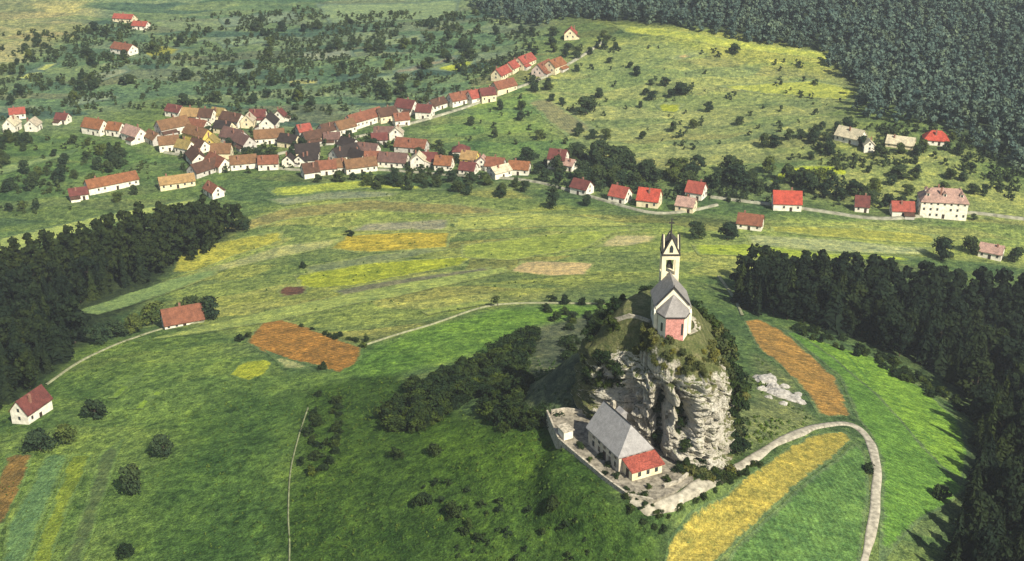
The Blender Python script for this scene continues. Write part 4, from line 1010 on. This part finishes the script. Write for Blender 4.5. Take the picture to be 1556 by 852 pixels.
def in_poly(px, n, seed, mind=0, clump=0):
    """points on the ground inside an outline, at least mind metres apart"""
    wp = wpoly(px); r_ = np.random.default_rng(seed); lo, hi = wp.min(0), wp.max(0); out = []; cell = {}
    tries = 0
    while len(out) < n and tries < 40:
        tries += 1
        c = r_.uniform(lo, hi, (4000, 2)); c = c[sdf(c[:, 0], c[:, 1], wp) > 0]
        if clump: c = c[fbm(c[:, 0]/clump, c[:, 1]/clump, seed, 3) > r_.uniform(-.25, .3, len(c))]
        for q in c:
            if mind:
                k = (int(q[0]//mind), int(q[1]//mind))
                if any((q[0]-e[0])**2+(q[1]-e[1])**2 < mind*mind for i in (-1,0,1) for j in (-1,0,1) for e in cell.get((k[0]+i, k[1]+j), [])): continue
                cell.setdefault(k, []).append(q)
            out.append(q)
            if len(out) >= n: break
    out = np.array(out)
    if HXY:
        H_ = np.array(HXY); ok = (np.hypot(out[:, 0][:, None]-H_[:, 0], out[:, 1][:, None]-H_[:, 1]) > H_[:, 2]).all(1); out = out[ok]
    return np.concatenate([out, h(out[:, 0], out[:, 1])[:, None]], 1)
def visible(P, m=60):
    u, v = proj(P); return (u > -m) & (u < 1556+m) & (v > -m) & (v < 852+m)
# woods left and right: individual trees
LW = [(256,416),(372,352),(322,338),(200,352),(60,398),(-60,425),(-90,560),(-60,655),(40,598),(110,535),(125,500),(100,470),(180,440)]
RW = [(1118,466),(1170,485),(1240,492),(1330,528),(1420,562),(1478,612),(1486,700),(1476,780),(1445,850),(1440,900),(1640,900),(1640,455),(1500,452),(1380,440),(1250,428),(1125,425)]
for P, grp, lab, lim in ((in_poly(LW, 400, 3, 5.6), 'trees of the left wood', 'tall dark tree packed in the wood on the left', 105), (in_poly(RW, 700, 4, 5.4), 'trees of the right wood', 'tall dark tree packed in the wood on the right', 190)):
    P = P[visible(P+np.array((0, 0, 6)))]
    d = np.hypot(P[:, 0], P[:, 1]); P = P[np.argsort(d)]
    print(grp, len(P)); 
    for i, q in enumerate(P[:lim]):
        k = 'conifer' if random.random() < .55 else 'forest'
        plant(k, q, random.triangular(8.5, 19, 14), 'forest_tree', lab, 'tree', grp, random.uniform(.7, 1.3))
    rest = P[lim:]
    if len(rest):
        Vs = []; Fs = []; n = 0
        for q in rest:
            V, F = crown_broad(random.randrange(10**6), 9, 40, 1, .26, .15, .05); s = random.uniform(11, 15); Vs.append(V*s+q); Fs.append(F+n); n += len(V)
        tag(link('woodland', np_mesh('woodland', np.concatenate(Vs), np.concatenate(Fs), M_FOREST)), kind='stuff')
# the far wood on the hills: one mass
FW = [(705,-60),(722,10),(760,30),(815,40),(870,27),(1000,38),(1130,64),(1268,80),(1256,100),(1285,122),(1312,132),(1300,172),(1335,185),(1440,192),(1482,232),(1556,268),(1760,330),(1760,-60)]
P = in_poly(FW, 4200, 5, 6.5); P = P[visible(P, 90)]
def mass(P, hmin, hmax, name, mat, w=.3, nl=7, lv=16, sz=.10, base=.05, kinds=12):
    pr = [crown_broad(500+i, nl, lv, 1, w, base, sz) for i in range(kinds)]; Vs = []; Fs = []; n = 0
    for i, q in enumerate(P):
        V, F = pr[i % kinds]; a = random.uniform(0, 6.28); s = random.uniform(hmin, hmax); c, sn = math.cos(a), math.sin(a)
        V = V @ np.array([[c, sn, 0], [-sn, c, 0], [0, 0, 1]]); Vs.append(V*s+q); Fs.append(F+n); n += len(V)
    return tag(link(name, np_mesh(name, np.concatenate(Vs), np.concatenate(Fs), mat)), kind='stuff')
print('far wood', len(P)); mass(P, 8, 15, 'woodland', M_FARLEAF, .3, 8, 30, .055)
# orchards and hedges round the village
zones = [
 ([(0,60),(150,45),(420,30),(700,30),(830,60),(700,140),(560,165),(430,165),(230,160),(0,165)], 100, 'orchard trees in the upper left valley', 'small dark orchard tree among many in the valley behind the village', (4, 7.5)),
 ([(0,205),(130,215),(250,250),(300,280),(230,300),(100,320),(0,335)], 42, 'orchard trees left of the village', 'small dark tree among the gardens below the village left end', (4, 7)),
 ([(250,180),(430,200),(640,215),(780,250),(700,275),(430,265),(280,262)], 40, 'garden trees inside the village', 'small dark garden tree squeezed between village houses', (3.5, 5.5)),
 ([(470,275),(620,268),(800,282),(860,300),(840,310),(640,290),(500,285)], 26, 'hedgerow trees below the village', 'dark round tree in the hedgerow under the village front row', (4, 6)),
 ([(800,245),(900,230),(1000,255),(1130,262),(1260,262),(1390,300),(1380,318),(1230,300),(1100,290),(960,285),(840,290)], 62, 'trees in the belt right of the village', 'dark leafy tree in the dense tree belt right of the village', (5, 9)),
 ([(1150,225),(1250,195),(1420,200),(1480,235),(1420,240),(1250,250)], 30, 'trees round the pale houses', 'dark tree among the pale houses at the foot of the right-hand wood', (4, 7)),
 ([(640,190),(800,105),(900,75),(1000,120),(1100,160),(1150,220),(980,220),(760,215)], 34, 'scattered trees on the meadow hill', 'small round tree scattered on the light meadow hill', (3.5, 6)),
 ([(790,50),(900,50),(960,70),(890,95),(800,95)], 16, 'trees round the hilltop house', 'small dark tree near the lone hilltop house', (4, 6.5)),
 ([(1430,330),(1556,345),(1556,300),(1470,250),(1300,260)], 14, 'bushes on the right slope', 'small tree dotted on the slope above the villa', (3, 5.5)),
]
for px, n, grp, lab, (a, b_) in zones:
    for q in in_poly(px, n, 11+n, 4.5): plant('tree', q, random.uniform(a, b_), 'orchard_tree', lab, 'tree', grp, random.uniform(.9, 1.25))
for px, n, seed in (([(-60,60),(150,40),(420,10),(720,20),(840,60),(700,150),(560,175),(430,185),(230,165),(-60,190)], 3000, 1), ([(-60,205),(130,215),(250,250),(300,280),(230,300),(100,320),(-60,345)], 160, 2),
                    ([(640,200),(900,60),(1250,100),(1300,190),(1150,230),(760,225)], 130, 3), ([(800,240),(900,240),(1000,262),(1260,265),(1390,310),(1380,318),(1000,305),(840,300)], 420, 4),([(250,185),(430,200),(640,215),(800,262),(700,280),(430,268),(280,262)], 520, 5),([(1150,225),(1300,190),(1480,200),(1556,250),(1556,330),(1420,250),(1250,260)], 260, 6)):
    mass(in_poly(px, n, 70+seed, 0, 15), 1.0, 3.6, 'bushes', M_LEAF, .5, 5, 14, .13, .0)
# single trees worth pointing at
ST = [
 (890,172,9.5,1.5,'tree','big round dark tree alone on the meadow hill above the village right end'),
 (1036,144,7,1.7,'tree','wide dark tree clump on the pale slope between the village and wood'),
 (1076,170,6,1.0,'tree','smaller dark tree below the wide clump on the pale slope'),
 (1116,82,6.5,1.2,'tree','dark tree high on the yellow-green hill near the wood edge'),
 (990,152,5.5,1.1,'tree','round tree on the meadow hill between the big round tree and the wide clump'),
 (905,252,12,.8,'tree','tall narrow dark tree right of the large white house among trees'),
 (946,256,11,1.0,'tree','tall broad dark tree in the belt, next right of the narrow one'),
 (984,272,9.5,.9,'tree','upright dark tree in the middle of the tree belt'),
 (1036,264,8.5,1.1,'tree','dense round tree at the upper edge of the tree belt'),
 (1118,285,11,1.2,'tree','largest dark tree at the right end of the tree belt'),
 (840,316,7.5,.9,'tree','pointed dark tree on the field edge below the belt, left of the red roofs'),
 (762,298,6,1.0,'tree','small dark tree hanging below the village front row right end'),
 (892,312,5,1.1,'tree','squat dark tree right below the dark red-roofed white house'),
 (1058,362,7,1.1,'tree','dark tree on the field just right of the chapel spire'),
 (1106,364,7,1.3,'tree','broad dark tree in front of the long dark red-roofed house'),
 (1430,394,9,1.2,'tree','broad dark tree on the bright field left of the small faded-roof house'),
 (1475,384,7,1.1,'tree','dark tree between the broad tree and the small faded-roof house'),
 (1541,398,6.5,1.2,'tree','dark tree right of the small faded-roof house at the right edge'),
 (1366,270,6,1.8,'tree','wide flat dark bushy tree on the slope above the crimson-roofed house'),
 (1237,210,7,1.0,'tree','dark tree left of the pale houses below the wood tip'),
 (290,484,8.8,1.15,'tree','big dark tree right behind the rusty-roofed cottage'),
 (318,484,8.2,1.2,'tree','big dark tree right of the rusty-roofed cottage'),
 (232,492,8.5,.9,'tree','dark tree just left of the rusty-roofed cottage'),
 (205,505,6.5,1.3,'tree','dark broad tree second left from the rusty-roofed cottage'),
 (178,512,6.5,1.2,'tree','dark tree third left from the rusty-roofed cottage'),
 (150,522,7,1.1,'tree','dark tree beside the track at the edge of the left wood'),
 (146,636,5.8,1.5,'tree','round dark tree on the meadow right of the crimson-roofed cottage'),
 (102,672,5.5,1.3,'tree','dark tree in front of the crimson-roofed cottage, right of two'),
 (62,684,6.0,1.5,'tree','dark tree in front of the crimson-roofed cottage, left of two'),
 (250,692,6.0,1.1,'tree','dark tree on the lower left meadow, upper of a close pair'),
 (203,748,7.6,1.0,'tree','tall dark tree on the lower left meadow, lower of a close pair'),
 (347,352,8,.7,'conifer','pointed dark tree standing free at the right tip of the left wood'),
 (372,350,6,.9,'tree','small round tree at the far right tip of the left wood'),
 (1430,757,3.6,1.4,'tree','single round bush-like tree on the green meadow near the right wood'),
 (870,488,3.6,1.0,'tree','small dark tree on the bright grass left of the rock'),
]
for u, v, hg, wd, kd, lb in ST: plant(kd, G1(u, v), hg, 'pine_tree' if kd == 'conifer' else 'leafy_tree', lb, 'tree', None, wd)
SB = [
 (838,458,2.2,'low dark bush at the left end of the row by the field path'),(858,461,3.0,'tallest dark bush in the row by the field path'),(884,463,2.4,'dark bush, third in the row by the field path'),(912,464,2.2,'dark bush at the right end of the row by the field path'),
 (462,406,2.2,'small dark bush between two yellow strips in the middle fields'),(531,358,2.4,'small dark bush at the left end of the orange-yellow strip'),(190,846,3.2,'dark bush at the bottom edge of the left meadow'),
 (602,694,2.4,'small dark bush on the lower hillside under the thicket'),(660,690,2.6,'dark bush on the hillside right under the thicket'),(642,765,3.0,'dark low bush in the middle of the bottom hillside'),(690,782,2.8,'wide dark bush right of the one in the middle of the bottom hillside'),(840,770,2.6,'dark round bush below the inn terrace on the hillside'),
 (1320,716,2.0,'little bush inside the loop of the gravel road'),(1240,505,2.2,'dark bush at the upper corner of the right meadow'),(1076,700,3.0,'dark green bush at the foot of the cliff beside the road'),(1060,706,2.2,'smaller bush at the foot of the cliff left of the dark green one'),
 (556,518,1.8,'low bush at the right corner of the left orange field'),(365,518,2.2,'dark bush at the left corner of the left orange field'),(378,512,1.8,'low dark bush touching the left orange field'),(1080,724,1.4,'tiny dark bush on the verge of the gravel road'),
 (490,560,2.0,'dark bush under the lower tip of the left orange field'),
]
for u, v, hg, lb in SB: plant('shrub', G1(u, v), hg, 'shrub', lb, 'shrub')
for P, grp, lab, a, b_ in (
  (in_poly([(575,645),(590,625),(640,585),(720,556),(800,507),(812,515),(795,560),(760,580),(730,600),(650,650),(600,660)], 150, 21, 1.15), 'shrubs of the thicket', 'dark shrub massed in the thicket on the hillside left of the rock', 2.2, 4.0),
  (in_poly([(740,590),(800,550),(800,630),(850,640),(852,655),(760,655),(735,620)], 62, 22, 1.3), 'shrubs beside the terrace', 'dark shrub massed between the thicket and the inn terrace', 1.8, 3.2),
  (in_poly([(480,600),(520,590),(530,660),(500,720),(470,740),(455,700)], 26, 23, 2), 'shrubs along the footpath', 'dark low bush beside the narrow footpath', 1.2, 2.2),
  (in_poly([(1180,492),(1250,503),(1330,533),(1400,570),(1480,625),(1470,635),(1390,590),(1320,548),(1230,516)], 46, 24, 1.8), 'hedge shrubs above the meadow', 'dark shrub in the hedge line between the right meadow and wood', 1.3, 2.4),
  (in_poly([(450,495),(500,506),(560,524),(552,528),(490,510)], 12, 25, 1.2), 'hedge shrubs behind the orange field', 'small dark shrub in the hedge behind the left orange field', .9, 1.6),
  (in_poly([(940,740),(1010,790),(1060,760),(1150,700),(1160,705),(1020,820),(960,790)], 24, 26, 1.5), 'shrubs under the road bank', 'dark bush on the bank below the gravel road by the inn', .7, 1.5),
  (in_poly([(830,470),(900,475),(925,470),(935,560),(905,600),(895,545)], 40, 27, 1.6), 'shrubs on the left flank of the rock', 'dark shrub on the slope at the left flank of the rock', 1.6, 3.2)):
    hedge = 'hedge' in lab or 'thicket' in lab
    for q in P: plant('shrub', q, random.uniform(a, b_), 'hedge_bush' if hedge else 'bush' if 'footpath' in lab or 'bank' in lab else 'shrub', lab, 'bush' if hedge or 'footpath' in lab or 'bank' in lab else 'shrub', grp, random.uniform(.9, 1.2))
# vegetation clinging to the rock
r_ = random.Random(5)
for i in range(62):
    a = R(r_.uniform(-22, 16) if i % 3 else r_.uniform(10, 60)); zf = r_.uniform(.25, 1.0) if i % 3 else r_.uniform(.8, 1.0); q = on_rock(a, zf)
    o_ = .5+1.2*r_.random()
    plant('rockshrub' if r_.random() < .3 else 'shrub', q+np.array((math.cos(a)*o_, math.sin(a)*o_, -.9)), r_.uniform(2.2, 4.2), 'shrub', 'dark shrub clinging to the steep right flank of the rock', 'shrub', 'shrubs on the right flank of the rock', r_.uniform(.8, 1.1))
for i in range(24):
    a = R(r_.uniform(165, 206)); zf = r_.uniform(.72, 1.0); q = on_rock(a, zf)
    plant('shrub', q-np.array((0, 0, .5)), r_.uniform(1.4, 2.8), 'shrub', 'dark shrub growing out of the left shoulder of the rock', 'shrub', 'shrubs on the left shoulder of the rock', r_.uniform(.8, 1.1))
for i in range(62):
    a = R(r_.uniform(-140, -30)); f = r_.uniform(.0, .26); k = on_rock(a, 1.0); x = k[0]+(RCX-k[0])*f; y = k[1]+(RCY-k[1])*f
    plant('rockshrub', (x, y, top_at(x, y)-.3), r_.uniform(.6, 1.8), 'bush', 'small bush on the grassy brink above the cliff face', 'bush', 'shrubs on the cliff brink', 1.0)
for i in range(16):
    a = R(r_.uniform(60, 170)); f = r_.uniform(.0, .35); k = on_rock(a, 1.0); x = k[0]+(RCX-k[0])*f; y = k[1]+(RCY-k[1])*f
    plant('shrub', (x, y, top_at(x, y)-.4), r_.uniform(1.4, 2.8), 'shrub', 'dark shrub on the rock top behind the chapel', 'shrub', 'shrubs behind the chapel', 1.0)
for (u, v, dep, wd, z0, z1), ca in list(zip(CLEFT, CA))[:2]:
    for i in range(20):
        q = on_rock(ca+r_.uniform(-.05, .05), r_.uniform(.34, .78)); plant('shrub', q, r_.uniform(.9, 1.9), 'shrub', 'dark shrub rooted inside a deep cleft of the cliff', 'shrub', 'shrubs in the cliff clefts')
# scrub on the foreground hillside: uncountable
def scrub(px, n, a, b_, seed, name, mat, md=0, cl=22):
    mass(in_poly(px, n, seed, md, cl), a, b_, name, mat, .75, 4, 12, .2, -.2)
scrub([(470,600),(600,570),(740,640),(850,660),(930,770),(1010,830),(1000,930),(440,930),(450,720)], 900, .2, .6, 31, 'scrub', M_SCRUB)
scrub([(480,680),(640,700),(760,760),(900,800),(980,880),(900,920),(460,920)], 70, .8, 1.8, 36, 'scrub', M_SHRUB, 0, 30)
scrub([(0,560),(250,500),(470,590),(440,860),(-20,880)], 700, .2, .55, 32, 'scrub', M_SCRUB)
scrub([(800,505),(920,475),(900,600),(850,640),(800,630)], 260, .3, .8, 33, 'scrub', M_SCRUB)
scrub([(1150,545),(1240,640),(1100,715),(1100,660)], 140, .3, .9, 34, 'scrub', M_SCRUB)
scrub([(260,430),(560,290),(860,320),(1180,380),(800,450),(560,520),(300,490)], 90, .3, .8, 35, 'scrub', M_SCRUB)
# small planting on the terrace
for x, y, z, hg, lb in ((20.6,241.6,TZ,1.5,'low bush at the inn front, nearest the kiosk'),(22.2,238.4,TZ,1.3,'low bush in the middle of the inn front'),(23.4,234.0,TZ,1.2,'low bush at the inn front beside the annexe door'),(17.5,240.5,TZ,1.1,'small bush against the terrace parapet opposite the inn door'),(21.0,235.0,TZ,1.0,'small bush against the terrace parapet opposite the annexe'),(30.0,229.6,TZ,1.1,'low bush before the red-roofed annexe front'),(34.5,232.4,TZ,1.3,'low bush between the annexe and the road'),(37.6,236.0,TZ,1.8,'bush squeezed between the annexe and the cliff foot'),(16.0,246.5,TZ,1.4,'bush beside the kiosk on the terrace')):
    plant('shrub', (x, y, z-.1), hg, 'shrub', lb, 'shrub')
for i in range(26):
    x, y = [(39.5,236.6),(41.5,236.2),(43.5,236.0),(45.5,237.2),(47,238.4),(48.6,240.4),(49.8,243)][i % 7]; x += r_.uniform(-.9, .9); y += r_.uniform(-.8, .8)
    plant('shrub' if i % 3 else 'rockshrub', (x, y, float(h(x, y))-.2), r_.uniform(.9, 2.4), 'bush', 'green bush at the foot of the cliff along the gravel road', 'bush', 'shrubs at the cliff foot')
# a bare leaning tree by the field path
q = G1(757, 466); bt = empty('bare_tree', q); bt.rotation_euler = (0, R(-14), 0); tag(bt, 'leaning thin tree with sparse crown beside the field path', 'tree')
b = MB(); b.tube((0, 0, -.4), (0, 0, 3.2), .16, .08, 6)
for a in range(5): b.tube((0, 0, 1.8+.3*a), (math.cos(a*1.3)*.9, math.sin(a*1.3)*.9, 2.9+.3*a), .05, .02, 4)
b.build('trunk', M_BARK, bt)
V, F = crown_broad(301, 8, 22, 1, .5, .35, .07); c = link('crown', mesh_list('crown', V*3.6, F, M_LEAF), bt); c.location = (0, 0, .6)

# ------------------------------------------------------------------ haze
if HAZE:
    b = MB(); b.box(-1560, 1760, -200, 2660, -14, 236); hz = NT('haze'); hz.t.nodes.remove(hz.b)
    pv = hz.n('ShaderNodeVolumePrincipled'); pv.inputs['Color'].default_value = (.86, .92, 1, 1); pv.inputs['Density'].default_value = HAZE; pv.inputs['Anisotropy'].default_value = .2
    hz.L(pv.outputs[0], hz.out.inputs['Volume']); tag(b.build('haze', hz.mat), kind='stuff')
print('min ground', Z.min(), 'max', Z.max(), 'objects', len(bpy.data.objects))
